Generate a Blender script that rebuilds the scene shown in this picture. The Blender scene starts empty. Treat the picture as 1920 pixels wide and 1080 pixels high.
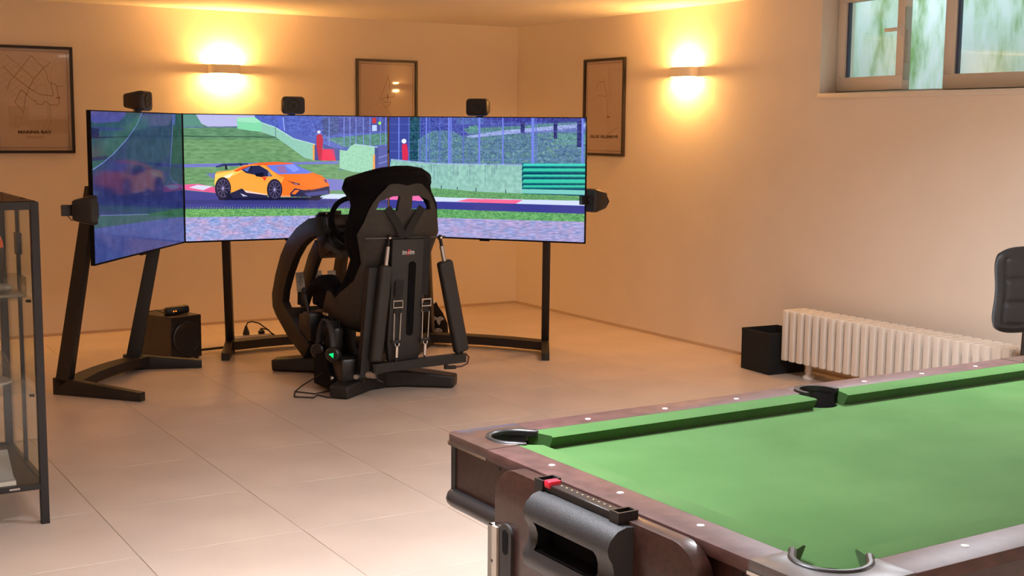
import bpy, bmesh, math, random
import numpy as np
from mathutils import Vector, Matrix, Euler
random.seed(4); RNG = np.random.default_rng(7)
SC = bpy.context.scene
COL = SC.collection

# ------------------------------------------------------------------ camera
# room frame: x=0 right wall, y=0 back wall, z=0 floor, metres
cam_d = bpy.data.cameras.new('camera'); cam = bpy.data.objects.new('camera', cam_d); COL.objects.link(cam)
F_PX, YAW, PITCH, ROLL = 2406.58, 0.54296, 0.12310, 0.009106
fwd = Vector((math.sin(YAW)*math.cos(PITCH), math.cos(YAW)*math.cos(PITCH), -math.sin(PITCH)))
rt = Vector((math.cos(YAW), -math.sin(YAW), 0)); up = rt.cross(fwd)
rt2 = rt*math.cos(ROLL)+up*math.sin(ROLL); up2 = -rt*math.sin(ROLL)+up*math.cos(ROLL)
R3 = Matrix((rt2, up2, -fwd)).transposed()
cam.matrix_world = Matrix.Translation((-6.1347, -10.0992, 1.6)) @ R3.to_4x4()
cam_d.sensor_width = 36; cam_d.lens = F_PX/1920*36; cam_d.clip_start = 0.05
SC.camera = cam

# ------------------------------------------------------------------ world, exposure
W = bpy.data.worlds.new('world'); SC.world = W; W.use_nodes = True
W.node_tree.nodes['Background'].inputs[0].default_value = (0.70, 0.86, 1.0, 1)
W.node_tree.nodes['Background'].inputs[1].default_value = 2.9
SC.view_settings.view_transform = 'Standard'; SC.view_settings.look = 'None'
SC.view_settings.gamma = 1; SC.view_settings.exposure = 0.0; SC.view_settings.use_curve_mapping = False
SC.cycles.use_denoising = True
SC.cycles.max_bounces = 8; SC.cycles.diffuse_bounces = 5; SC.cycles.glossy_bounces = 4
SC.cycles.transparent_max_bounces = 16; SC.cycles.transmission_bounces = 6
SC.cycles.sample_clamp_indirect = 6.0
SC.cycles.caustics_reflective = False; SC.cycles.caustics_refractive = False

def light(name, kind, loc, energy, color, size=0.1, rot=(0, 0, 0), size_y=None, spread=None):
    d = bpy.data.lights.new(name, kind); d.energy = energy; d.color = color
    if kind == 'AREA':
        d.size = size
        if size_y: d.shape = 'RECTANGLE'; d.size_y = size_y
        if spread: d.spread = spread
    else:
        d.shadow_soft_size = size
    o = bpy.data.objects.new(name, d); COL.objects.link(o); o.location = loc; o.rotation_euler = rot
    return o
WARM = (1.0, 0.51, 0.145); NEUT = (0.95, 1.0, 1.10)
FILL_LAMPS = [(-2.3, -6.9), (-4.8, -7.3), (-0.95, -9.3), (-6.9, -11.4)]  # unseen fill lamps, added for the neutral light near the camera
for (lx, ly), en, sp_ in zip(FILL_LAMPS, (90, 52, 54, 110), (150, 108, 150, 120)):
    light('panel_light', 'AREA', (lx, ly, 2.455), en, NEUT, 0.55, spread=math.radians(sp_))
SCONCE_W = 72

# ------------------------------------------------------------------ helpers
class MB:
    """collects shapes in one bmesh; M maps local points to world"""
    def __init__(s, M=None):
        s.bm = bmesh.new(); s.M = M or Matrix.Identity(4); s.smooth = []
    def _v(s, p): return s.bm.verts.new(s.M @ Vector(p))
    def mesh(s, pts, faces, smooth=False):
        vs = [s._v(p) for p in pts]
        for f in faces:
            try:
                fc = s.bm.faces.new([vs[i] for i in f]); fc.smooth = smooth
            except ValueError: pass
        return vs
    def box(s, lo, hi, bevel=0.0, T=None, seg=2):
        x0, y0, z0 = lo; x1, y1, z1 = hi
        P = [(x0,y0,z0),(x1,y0,z0),(x1,y1,z0),(x0,y1,z0),(x0,y0,z1),(x1,y0,z1),(x1,y1,z1),(x0,y1,z1)]
        t = bmesh.new(); vs = [t.verts.new(p) for p in P]
        for f in ((3,2,1,0),(4,5,6,7),(0,1,5,4),(1,2,6,5),(2,3,7,6),(3,0,4,7)): t.faces.new([vs[i] for i in f])
        if bevel > 0: bmesh.ops.bevel(t, geom=t.edges[:], offset=bevel, segments=seg, profile=0.5, affect='EDGES')
        s.merge(t, T, bevel > 0 and seg > 1); return s
    def cbox(s, c, d, bevel=0.0, T=None, seg=2):
        return s.box([c[i]-d[i]/2 for i in range(3)], [c[i]+d[i]/2 for i in range(3)], bevel, T, seg)
    def merge(s, t, T=None, smooth=False):
        Mx = s.M @ T if T is not None else s.M
        m = {v: s.bm.verts.new(Mx @ v.co) for v in t.verts}
        for f in t.faces:
            try:
                n = s.bm.faces.new([m[v] for v in f.verts]); n.smooth = smooth or f.smooth
            except ValueError: pass
        t.free()
    def tube(s, pts, r, seg=10, closed=False, cap=True, flat=None):
        """round tube through pts; r number or list; flat=(a,b) elliptical scale"""
        pts = [Vector(p) for p in pts]; n = len(pts)
        rr = r if isinstance(r, (list, tuple)) else [r]*n
        rings = []; prev = None
        for i, p in enumerate(pts):
            a = pts[i-1] if (i > 0 or closed) else p; b = pts[(i+1) % n] if (i < n-1 or closed) else p
            t = (b-a).normalized() if (b-a).length > 1e-9 else Vector((0,0,1))
            if prev is None:
                h = Vector((0,0,1)) if abs(t.z) < 0.9 else Vector((0,1,0))
                u = t.cross(h).normalized()
            else:
                u = (prev - t*prev.dot(t)); u = u.normalized() if u.length > 1e-6 else t.orthogonal().normalized()
            w = t.cross(u); prev = u
            fa, fb = flat or (1, 1)
            rings.append([s._v(p + u*math.cos(2*math.pi*k/seg)*rr[i]*fa + w*math.sin(2*math.pi*k/seg)*rr[i]*fb) for k in range(seg)])
        m = n if closed else n-1
        for i in range(m):
            A, B = rings[i], rings[(i+1) % n]
            for k in range(seg):
                f = s.bm.faces.new([A[k], A[(k+1)%seg], B[(k+1)%seg], B[k]]); f.smooth = seg > 4
        if cap and not closed:
            s.bm.faces.new(rings[0][::-1]); s.bm.faces.new(rings[-1])
        return s
    def bar(s, pts, w, h, upv=(0,0,1), cap=True):
        """rectangular bar through pts: w across, h along upv; either may be lists"""
        pts = [Vector(p) for p in pts]; n = len(pts)
        ww = w if isinstance(w, (list, tuple)) else [w]*n; hh = h if isinstance(h, (list, tuple)) else [h]*n
        rings = []
        for i, p in enumerate(pts):
            a = pts[max(i-1,0)]; b = pts[min(i+1,n-1)]; t = (b-a).normalized()
            U = Vector(upv); sd = t.cross(U)
            sd = sd.normalized() if sd.length > 1e-5 else t.orthogonal().normalized()
            U = sd.cross(t).normalized()
            rings.append([s._v(p + sd*sx*ww[i]/2 + U*sy*hh[i]/2) for sx, sy in ((-1,-1),(1,-1),(1,1),(-1,1))])
        for i in range(n-1):
            A, B = rings[i], rings[i+1]
            for k in range(4): s.bm.faces.new([A[k], A[(k+1)%4], B[(k+1)%4], B[k]])
        if cap: s.bm.faces.new(rings[0][::-1]); s.bm.faces.new(rings[-1])
        return s
    def prism(s, poly, axis, a, b, bevel=0.0, T=None):
        """2D polygon extruded along axis (0,1,2) from a to b; poly in the remaining two axes in order"""
        t = bmesh.new()
        def P(q, h):
            l = list(q); l.insert(axis, h); return l
        lo = [t.verts.new(P(q, a)) for q in poly]; hi = [t.verts.new(P(q, b)) for q in poly]
        n = len(poly)
        c1 = t.faces.new(lo); c2 = t.faces.new(hi[::-1])
        for i in range(n): t.faces.new([lo[i], lo[(i+1)%n], hi[(i+1)%n], hi[i]])
        bmesh.ops.recalc_face_normals(t, faces=t.faces[:])
        if bevel > 0:
            ed = [e for e in t.edges if (e in c1.edges or e in c2.edges)] if c1.is_valid else t.edges[:]
            bmesh.ops.bevel(t, geom=ed, offset=bevel, segments=2, profile=0.5, affect='EDGES')
        bmesh.ops.triangulate(t, faces=[f for f in t.faces if len(f.verts) > 4])
        s.merge(t, T); return s
    def cyl(s, p0, p1, r0, r1=None, seg=20):
        return s.tube([p0, p1], [r0, r0 if r1 is None else r1], seg)
    def ball(s, c, r, sc=(1,1,1), seg=16, T=None):
        t = bmesh.new(); bmesh.ops.create_uvsphere(t, u_segments=seg, v_segments=seg//2+2, radius=r)
        for v in t.verts: v.co = Vector((v.co.x*sc[0]+c[0], v.co.y*sc[1]+c[1], v.co.z*sc[2]+c[2]))
        s.merge(t, T, True); return s
    def lathe(s, prof, c, axis=(0,0,1), seg=24):
        ax = Vector(axis).normalized(); u = ax.orthogonal().normalized(); w = ax.cross(u); c = Vector(c); rings = []
        for r, h in prof:
            rings.append([s._v(c+ax*h+(u*math.cos(2*math.pi*k/seg)+w*math.sin(2*math.pi*k/seg))*max(r,1e-4)) for k in range(seg)])
        for i in range(len(rings)-1):
            for k in range(seg):
                f = s.bm.faces.new([rings[i][k], rings[i][(k+1)%seg], rings[i+1][(k+1)%seg], rings[i+1][k]]); f.smooth = True
        if prof[0][0] > 1e-3: s.bm.faces.new(rings[0][::-1])
        if prof[-1][0] > 1e-3: s.bm.faces.new(rings[-1])
        return s
    def build(s, name, mat, parent=None, recalc=True, autosmooth=True):
        if recalc: bmesh.ops.recalc_face_normals(s.bm, faces=s.bm.faces[:])
        off = parent_loc(parent)
        for v in s.bm.verts: v.co -= off
        me = bpy.data.meshes.new(name); s.bm.to_mesh(me); s.bm.free()
        me.materials.append(mat)
        if autosmooth:
            try: me.set_sharp_from_angle(angle=math.radians(40))
            except Exception: pass
        o = bpy.data.objects.new(name, me); COL.objects.link(o)
        if parent: o.parent = parent
        return o
def parent_loc(p):
    v = Vector((0,0,0))
    while p is not None: v = v + p.location; p = p.parent
    return v
def thing(name, label, cat, loc, group=None):
    o = bpy.data.objects.new(name, None); COL.objects.link(o); o.location = loc; o.empty_display_size = 0.1
    o['label'] = label; o['category'] = cat
    if group: o['group'] = group
    return o
def tag(o, label, cat, group=None):
    o['label'] = label; o['category'] = cat
    if group: o['group'] = group
    return o
def lab(o, label): o['label'] = label; return o
def struct(o): o['kind'] = 'structure'; return o
def origin_shift(o, loc):
    loc = Vector(loc); o.data.transform(Matrix.Translation(-loc)); o.location = loc; return o
def copy_tree(o, delta, label=None):
    c = o.copy(); COL.objects.link(c); c.location = o.location + Vector(delta)
    for ch in o.children:
        d = ch.copy(); COL.objects.link(d); d.parent = c
        for g in ch.children:
            e = g.copy(); COL.objects.link(e); e.parent = d
    if label: c['label'] = label
    return c
def frame2(origin, xdir, ydir=None):
    """matrix: local x along xdir (horizontal), y = left of it, z up"""
    x = Vector((xdir[0], xdir[1], 0)).normalized(); z = Vector((0,0,1)); y = z.cross(x)
    return Matrix.Translation(origin) @ Matrix((x, y, z)).transposed().to_4x4()

# ------------------------------------------------------------------ materials
def mat(name, col, rough=0.5, metal=0.0, noise=0.0, nscale=8.0, bump=0.0, bscale=60.0, emit=None, estr=0.0, coat=0.0, spec=0.5, col2=None, stretch=None, sheen=0.0):
    m = bpy.data.materials.new(name); m.use_nodes = True; nt = m.node_tree; b = nt.nodes['Principled BSDF']
    b.inputs['Base Color'].default_value = (*col, 1); b.inputs['Roughness'].default_value = rough
    b.inputs['Metallic'].default_value = metal; b.inputs['Specular IOR Level'].default_value = spec
    b.inputs['Coat Weight'].default_value = coat; b.inputs['Sheen Weight'].default_value = sheen
    if emit: b.inputs['Emission Color'].default_value = (*emit, 1); b.inputs['Emission Strength'].default_value = estr
    tc = nt.nodes.new('ShaderNodeTexCoord'); mp = nt.nodes.new('ShaderNodeMapping'); nt.links.new(tc.outputs['Object'], mp.inputs[0])
    if stretch: mp.inputs['Scale'].default_value = stretch
    if noise > 0 or col2:
        n = nt.nodes.new('ShaderNodeTexNoise'); n.inputs['Scale'].default_value = nscale; n.inputs['Detail'].default_value = 5
        nt.links.new(mp.outputs[0], n.inputs['Vector'])
        r = nt.nodes.new('ShaderNodeMix'); r.data_type = 'RGBA'
        c2 = col2 or tuple(min(1, c*(1+noise)) for c in col); c1 = col if col2 else tuple(c*(1-noise) for c in col)
        r.inputs[6].default_value = (*c1, 1); r.inputs[7].default_value = (*c2, 1)
        rr = nt.nodes.new('ShaderNodeMapRange'); rr.inputs[1].default_value = 0.3; rr.inputs[2].default_value = 0.7
        nt.links.new(n.outputs['Fac'], rr.inputs[0]); nt.links.new(rr.outputs[0], r.inputs[0]); nt.links.new(r.outputs[2], b.inputs['Base Color'])
    if bump > 0:
        n2 = nt.nodes.new('ShaderNodeTexNoise'); n2.inputs['Scale'].default_value = bscale; n2.inputs['Detail'].default_value = 3
        nt.links.new(mp.outputs[0], n2.inputs['Vector'])
        bp = nt.nodes.new('ShaderNodeBump'); bp.inputs['Strength'].default_value = bump; bp.inputs['Distance'].default_value = 0.002
        nt.links.new(n2.outputs['Fac'], bp.inputs['Height']); nt.links.new(bp.outputs[0], b.inputs['Normal'])
    return m
def glass_mat(name, tint=(0.95,0.97,0.96), refl=0.6, rough=0.0):
    m = bpy.data.materials.new(name); m.use_nodes = True; nt = m.node_tree
    for n in list(nt.nodes):
        if n.type == 'BSDF_PRINCIPLED': nt.nodes.remove(n)
    out = [n for n in nt.nodes if n.type == 'OUTPUT_MATERIAL'][0]
    tr = nt.nodes.new('ShaderNodeBsdfTransparent'); tr.inputs[0].default_value = (*tint, 1)
    gl = nt.nodes.new('ShaderNodeBsdfGlossy'); gl.inputs['Roughness'].default_value = rough
    fr = nt.nodes.new('ShaderNodeLayerWeight'); fr.inputs[0].default_value = 0.5
    pw_ = nt.nodes.new('ShaderNodeMath'); pw_.operation = 'POWER'; pw_.inputs[1].default_value = 4.5; nt.links.new(fr.outputs[1], pw_.inputs[0])
    ml = nt.nodes.new('ShaderNodeMath'); ml.operation = 'MULTIPLY_ADD'; ml.inputs[1].default_value = 0.9*refl; ml.inputs[2].default_value = 0.045*refl
    mx = nt.nodes.new('ShaderNodeMixShader')
    nt.links.new(pw_.outputs[0], ml.inputs[0]); nt.links.new(ml.outputs[0], mx.inputs[0])
    nt.links.new(tr.outputs[0], mx.inputs[1]); nt.links.new(gl.outputs[0], mx.inputs[2]); nt.links.new(mx.outputs[0], out.inputs[0])
    return m
M_wall = mat('wall_paint', (0.81, 0.705, 0.595), 0.75, bump=0.35, bscale=90, noise=0.02, nscale=3)
M_ceil = mat('ceiling_paint', (0.80, 0.74, 0.66), 0.8)
M_base = mat('skirting_tile', (0.56, 0.42, 0.30), 0.4)
M_tile = mat('floor_tile_stone', (0.62, 0.495, 0.41), 0.34, noise=0.07, nscale=2.2, bump=0.12, bscale=7, spec=0.45)
M_grout = mat('grout', (0.42, 0.33, 0.25), 0.8)
M_black = mat('black_powder_coat', (0.011, 0.009, 0.008), 0.5, bump=0.2, bscale=400)
M_blackpl = mat('black_plastic', (0.014, 0.012, 0.012), 0.38)
M_dull = mat('dark_grey_plastic', (0.026, 0.022, 0.020), 0.6, bump=0.3, bscale=300)
M_fab = mat('black_fabric', (0.006, 0.005, 0.006), 0.95, bump=0.5, bscale=500, spec=0.15)
M_shell = mat('grey_seat_shell', (0.032, 0.027, 0.021), 0.55, noise=0.2, nscale=40, bump=0.3, bscale=500)
M_chrome = mat('chrome', (0.75, 0.73, 0.70), 0.2, 1.0)
M_steel = mat('brushed_steel', (0.55, 0.52, 0.48), 0.38, 1.0)
M_alu = mat('pale_aluminium', (0.52, 0.49, 0.45), 0.45, 0.6)
M_wood = mat('dark_mahogany', (0.022, 0.009, 0.007), 0.38, col2=(0.050, 0.018, 0.014), nscale=5, stretch=(3, 14, 14), coat=0.25)
M_woodtop = mat('mahogany_rail', (0.050, 0.021, 0.017), 0.5, col2=(0.092, 0.040, 0.034), nscale=4, stretch=(6, 6, 14), spec=.42)
M_cloth = mat('green_baize', (0.040, 0.108, 0.025), 0.95, col2=(0.060, 0.136, 0.038), nscale=3.2, bump=0.3, bscale=700, sheen=0.08, spec=0.1)
M_diam = mat('pearl_inlay', (0.8, 0.78, 0.8), 0.25)
M_red = mat('red_plastic', (0.75, 0.02, 0.05), 0.35)
M_white = mat('white_enamel', (0.78, 0.70, 0.61), 0.35)
M_frameW = mat('window_white', (0.74, 0.66, 0.57), 0.45)
M_paper = mat('poster_paper', (0.66, 0.55, 0.47), 0.8)
M_ink = mat('print_ink', (0.10, 0.055, 0.035), 0.8)
M_ink2 = mat('pale_print_ink', (0.33, 0.22, 0.16), 0.8)
M_frame = mat('black_picture_frame', (0.02, 0.012, 0.01), 0.4)
M_glass = glass_mat('clear_glass')
M_pglass = glass_mat('picture_glass', (0.98,0.98,0.98), 0.5, 0.03)
M_cab = mat('dark_anodised_frame', (0.014, 0.012, 0.014), 0.45)
M_leather = mat('black_leatherette', (0.007, 0.006, 0.006), 0.6, bump=0.2, bscale=150)
M_boxf = mat('black_fabric_box', (0.006, 0.006, 0.006), 0.9)
M_plaster = mat('lamp_plaster', (0.80, 0.74, 0.66), 0.7)
M_bulb = mat('halogen_bulb', (1, 0.9, 0.7), 0.3, emit=(1.0, 0.72, 0.38), estr=60)
M_led_o = mat('orange_led', (0.8,0.2,0.02), 0.4, emit=(1.0, 0.16, 0.01), estr=3)
M_led_g = mat('green_led', (0.0,0.8,0.2), 0.4, emit=(0.0, 1.0, 0.22), estr=1.1)
M_logo_w = mat('white_logo_print', (0.62,0.60,0.58), 0.6)
M_logo_r = mat('red_logo_print', (0.55,0.02,0.03), 0.6)
M_bezel = mat('screen_bezel', (0.004, 0.004, 0.005), 0.55, spec=.12)
M_rubber = mat('rubber', (0.01,0.01,0.01), 0.7)
M_belt = mat('harness_webbing', (0.014, 0.012, 0.011), 0.8, bump=0.4, bscale=600)
M_fill_em = mat('lamp_diffuser', (0.9,0.88,0.85), 0.5, emit=(1.0, 0.85, 0.7), estr=6)  # glowing face of the added fill lamps
M_metalplate = mat('worn_metal_plate', (0.13, 0.118, 0.115), 0.4, 0.5, noise=0.3, nscale=14)
M_brownplate = mat('brown_lacquered_plate', (0.07, 0.038, 0.03), 0.3, 0.2, noise=0.2, nscale=20, coat=0.5)

# ------------------------------------------------------------------ small raster for pictures on screens and posters
class Pic:
    def __init__(s, w, h, quad, col):
        s.w, s.h = w, h; s.a = np.zeros((h, w, 3)); s.a[:] = col
        # homography from the measuring grid (quad: TL,TR,BR,BL) to picture pixels
        dst = [(0,0),(w,0),(w,h),(0,h)]; A = []; b = []
        for (x,y),(u,v) in zip(quad, dst):
            A.append([x,y,1,0,0,0,-u*x,-u*y]); b.append(u); A.append([0,0,0,x,y,1,-v*x,-v*y]); b.append(v)
        s.H = np.append(np.linalg.solve(np.array(A,float), np.array(b,float)), 1).reshape(3,3)
    def tr(s, pts):
        P = np.array([(x,y,1) for x,y in pts], float) @ s.H.T; return P[:,:2]/P[:,2:]
    def mask(s, Q):
        x0 = int(max(0, np.floor(Q[:,0].min()))); x1 = int(min(s.w, np.ceil(Q[:,0].max())+1))
        y0 = int(max(0, np.floor(Q[:,1].min()))); y1 = int(min(s.h, np.ceil(Q[:,1].max())+1))
        if x1 <= x0 or y1 <= y0: return None
        X, Y = np.meshgrid(np.arange(x0,x1)+.5, np.arange(y0,y1)+.5); m = np.zeros(X.shape, bool); n = len(Q)
        for i in range(n):
            (ax,ay),(bx,by) = Q[i], Q[(i+1)%n]
            if ay == by: continue
            c = ((ay > Y) != (by > Y)) & (X < (bx-ax)*(Y-ay)/(by-ay)+ax); m ^= c
        return (slice(y0,y1), slice(x0,x1)), m
    def poly(s, pts, col, raw=False, alpha=1.0):
        Q = np.array(pts, float) if raw else s.tr(pts)
        r = s.mask(Q)
        if r is None: return
        sl, m = r; v = s.a[sl]; v[m] = v[m]*(1-alpha) + np.array(col)*alpha
    def line(s, pts, wd, col, alpha=1.0):
        Q = s.tr(pts)
        for i in range(len(Q)-1):
            a, b = Q[i], Q[i+1]; t = b-a; L = np.hypot(*t)
            if L < 1e-6: continue
            n = np.array([-t[1], t[0]])/L*wd/2; e = t/L*wd/3
            s.poly([a-n-e, b-n+e, b+n+e, a+n-e], col, True, alpha)
    def oval(s, c, rx, ry, col, n=28, rot=0):
        s.poly([(c[0]+rx*math.cos(2*math.pi*k/n), c[1]+ry*math.sin(2*math.pi*k/n)) for k in range(n)], col)
    def noise(s, amp, cell, tint=None, pts=None, sx=1):
        h, w = s.h, s.w; g = RNG.random((h//cell+2, w//(cell*sx)+2))-.5
        yy = np.arange(h)/cell; xx = np.arange(w)/(cell*sx)
        iy = yy.astype(int); ix = xx.astype(int); fy = (yy-iy)[:,None]; fx = (xx-ix)[None,:]
        N = (g[iy][:,ix]*(1-fy)*(1-fx)+g[iy+1][:,ix]*fy*(1-fx)+g[iy][:,ix+1]*(1-fy)*fx+g[iy+1][:,ix+1]*fy*fx)
        T = np.array(tint if tint else (1,1,1))
        D = N[...,None]*2*amp*T
        if pts is not None:
            r = s.mask(s.tr(pts))
            if r is None: return
            sl, m = r; v = s.a[sl]; v[m] = v[m] + D[sl][m]
        else: s.a += D
    def image(s, name):
        im = bpy.data.images.new(name, s.w, s.h)
        px = np.ones((s.h, s.w, 4), np.float32); px[...,:3] = np.clip(s.a[::-1]/255, 0, 1)
        im.pixels.foreach_set(px.ravel()); im.update(); im.pack(); return im
def pic_mat(name, im, emit=0.0, rough=0.3, spec=0.5):
    m = bpy.data.materials.new(name); m.use_nodes = True; nt = m.node_tree; b = nt.nodes['Principled BSDF']
    t = nt.nodes.new('ShaderNodeTexImage'); t.image = im
    b.inputs['Roughness'].default_value = rough; b.inputs['Specular IOR Level'].default_value = spec
    if emit > 0:
        b.inputs['Base Color'].default_value = (0.004,0.004,0.005,1)
        nt.links.new(t.outputs[0], b.inputs['Emission Color']); b.inputs['Emission Strength'].default_value = emit
    else: nt.links.new(t.outputs[0], b.inputs['Base Color'])
    return m
def uv_quad(name, P, m, parent):
    """P: BL, BR, TR, TL in world"""
    off = parent_loc(parent); me = bpy.data.meshes.new(name)
    me.from_pydata([tuple(Vector(p)-off) for p in P], [], [(0,1,2,3)]); uv = me.uv_layers.new(name='uv')
    for i, c in enumerate(((0,0),(1,0),(1,1),(0,1))): uv.data[i].uv = c
    me.materials.append(m); o = bpy.data.objects.new(name, me); COL.objects.link(o); o.parent = parent; return o
def text_part(name, body, size, Mx, m, parent, width=None, bold=0.0, depth=0.0004):
    """Mx: local x right, y up, z out, centred at origin"""
    c = bpy.data.curves.new(name, 'FONT'); c.body = body; c.size = size; c.align_x = 'CENTER'; c.align_y = 'CENTER'
    c.offset = bold; c.extrude = depth; c.resolution_u = 2
    o = bpy.data.objects.new('tmp_text', c); COL.objects.link(o); bpy.context.view_layer.update()
    me = bpy.data.meshes.new_from_object(o.evaluated_get(bpy.context.evaluated_depsgraph_get()))
    bpy.data.objects.remove(o); bpy.data.curves.remove(c)
    xs = [v.co.x for v in me.vertices]
    if width and xs: me.transform(Matrix.Scale(width/(max(xs)-min(xs)), 4, (1,0,0)))
    me.transform(Mx); me.transform(Matrix.Translation(-parent_loc(parent)))
    me.materials.clear(); me.materials.append(m); me.name = name
    o = bpy.data.objects.new(name, me); COL.objects.link(o); o.parent = parent; return o

# ================================================================== ROOM
XL, YF, H = -8.6, -13.0, 2.513
floor = struct(MB().box((XL-.15, YF-.15, -.12), (.15, .15, -.004)).build('floor', M_grout))
# floor tiles, joints recessed
TX, TY, X0, Y0 = 0.652, 0.660, -4.270, -4.750; G = 0.0012
def grid(lo, hi, o, p):
    k = math.floor((lo-o)/p); out = []
    while o+k*p < hi-1e-6:
        a, b = max(lo, o+k*p), min(hi, o+(k+1)*p)
        if b-a > 0.02: out.append((a+G, b-G))
        k += 1
    return out
cache = {}
for (xa, xb) in grid(XL, 0, X0, TX):
    for (ya, yb) in grid(YF, 0, Y0, TY):
        key = (round(xb-xa,3), round(yb-ya,3))
        if key not in cache:
            b_ = MB(); w_, h_ = key; b_.box((-w_/2,-h_/2,-.004),(w_/2,h_/2,0), 0.0008, seg=1)
            o = b_.build('floor_tile', M_tile); cache[key] = o.data
        else:
            o = bpy.data.objects.new('floor_tile', cache[key]); COL.objects.link(o)
        o.parent = floor; o.location = ((xa+xb)/2, (ya+yb)/2, 0)
struct(MB().box((XL-.15, YF-.15, H), (.15, .15, H+.12)).build('ceiling', M_ceil))
struct(MB().box((XL-.15, 0, 0), (.4, .15, H)).build('wall_back', M_wall))
struct(MB().box((XL-.15, YF-.15, 0), (XL, .15, H)).build('wall_left', M_wall))
struct(MB().box((XL-.15, YF-.15, 0), (.4, YF, H)).build('wall_front', M_wall))
# right wall with the high window opening
WY0, WY1, WZ0, WZ1, WT = -3.825, -6.30, 1.852, 2.508, 0.30
wr = MB()
for lo, hi in (((0, WY0, 0), (WT, 0, H)), ((0, YF, 0), (WT, WY1, H)), ((0, WY1, 0), (WT, WY0, WZ0)), ((0, WY1, WZ1), (WT, WY0, H))):
    wr.box(lo, hi)
struct(wr.build('wall_right', M_wall))
struct(MB().box((XL, -.010, 0), (0, 0, .022)).build('baseboard_back', M_base))
struct(MB().box((-.010, YF, 0), (0, -.010, .022)).build('baseboard_right', M_base))

# ------------------------------------------------------------------ window
wx = 0.19                                   # inner face of the frame
win = bpy.data.objects.new('window_1', None); COL.objects.link(win); win.location = (wx, (WY0+WY1)/2, WZ0); win['kind'] = 'structure'
f = MB()
def rect_frame(b, x0, x1, y0, y1, z0, z1, w, wb=None):
    wb = wb or w
    b.box((x0, y0, z0), (x1, y1, z0+wb)); b.box((x0, y0, z1-w), (x1, y1, z1))
    b.box((x0, y0, z0+wb), (x1, y0+w, z1-w)); b.box((x0, y1-w, z0+wb), (x1, y1, z1-w))
rect_frame(f, wx, wx+.06, WY1, WY0, WZ0, WZ1, .018, .018)
f.build('window_frame', M_frameW, win)
struct(MB().box((-.012, WY1-.04, WZ0-.035), (wx, WY0+.008, WZ0), .004).build('window_sill', M_frameW, win))
def sash(Mx, w, h, nm):
    b = MB(Mx); fr = .066
    b.box((0, -.03, 0), (w, .03, .09), .004); b.box((0, -.03, h-fr), (w, .03, h), .004)
    b.box((0, -.03, .09), (fr, .03, h-fr), .004); b.box((w-fr, -.03, .09), (w, .03, h-fr), .004)
    s_ = b.build('sash', M_frameW, win)
    g = MB(Mx); g.box((fr, -.012, .075), (w-fr, -.008, h-fr)); g.box((fr, .008, .075), (w-fr, .012, h-fr)); g.build('pane', M_glass, s_)
    g = MB(Mx); 
    g.box((fr+.014, -.014, .08), (fr+.034, .006, h-fr)); g.box((w-fr-.004, -.008, .075), (w-fr, .008, h-fr))
    lab(g.build('glazing_spacer', mat('spacer', (0.05,0.08,0.16), .4), s_), 'dark blue glazing spacer')
    g = MB(Mx); g.box((fr, -.028, .08), (fr+.014, -.010, h-fr)); g.build('glazing_bead', M_white, s_)
    return s_
# left sash swung into the room on its left hinge
ang = math.radians(9)
SD = Vector((-math.sin(ang), -math.cos(ang), 0))
ML = frame2((wx-.03, WY0-.02, WZ0+.012), SD)
# local -y must face the room; frame2 gives y = z x x
s1 = sash(ML, .665, .638, 'l')
b = MB(ML); b.box((.625, -.045, .325), (.652, -.03, .40), .004); b.box((.632, -.07, .357), (.646, -.04, .371)); b.box((.535, -.075, .353), (.648, -.06, .375), .004)
lab(b.build('window_handle', M_frameW, s1), 'cream lever handle')
b = MB(ML); b.box((.665, -.022, .06), (.671, .022, .50)); b.box((.671, -.010, .16), (.678, .012, .36)); lab(b.build('lock_strip', M_steel, s1), 'metal lock strip on the open edge')
MR = frame2((wx+.0, -4.695, WZ0+.012), (0,-1,0)); s2 = sash(MR, 1.5, .638, 'r')
b = MB(); b.cyl((wx-.035, WY0-.012, WZ0+.01), (wx-.035, WY0-.012, WZ0+.09), .009); b.build('hinge', M_frameW, win)
# light well behind the glass: mossy concrete
def moss_mat():
    m = mat('mossy_light_well', (0.62,0.72,0.70), .9); nt = m.node_tree; bs = nt.nodes['Principled BSDF']
    tc = nt.nodes.new('ShaderNodeTexCoord'); mp = nt.nodes.new('ShaderNodeMapping'); mp.inputs['Scale'].default_value = (1, 5.0, 1.7)
    n = nt.nodes.new('ShaderNodeTexNoise'); n.inputs['Scale'].default_value = 1.3; n.inputs['Detail'].default_value = 6; n.inputs['Roughness'].default_value = .55
    nt.links.new(tc.outputs['Object'], mp.inputs[0]); nt.links.new(mp.outputs[0], n.inputs['Vector'])
    r = nt.nodes.new('ShaderNodeValToRGB'); e = r.color_ramp.elements
    e[0].position = .40; e[0].color = (0.74,0.78,0.76,1); e[1].position = .66; e[1].color = (0.20,0.34,0.10,1)
    q = e.new(.5); q.color = (0.60,0.70,0.58,1)
    nt.links.new(n.outputs['Fac'], r.inputs[0]); nt.links.new(r.outputs[0], bs.inputs['Base Color']); return m
M_moss = moss_mat()
struct(MB().box((1.15, -7.6, .9), (1.25, -2.4, 3.2)).build('wall_light_well', M_moss))
lw = MB(); lw.box((WT, -7.6, .9), (1.15, -7.5, 3.2)); lw.box((WT, -2.5, .9), (1.15, -2.4, 3.2)); lw.box((WT, -7.6, .8), (1.25, -2.4, .9))
struct(lw.build('trim_light_well', M_moss))

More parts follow.
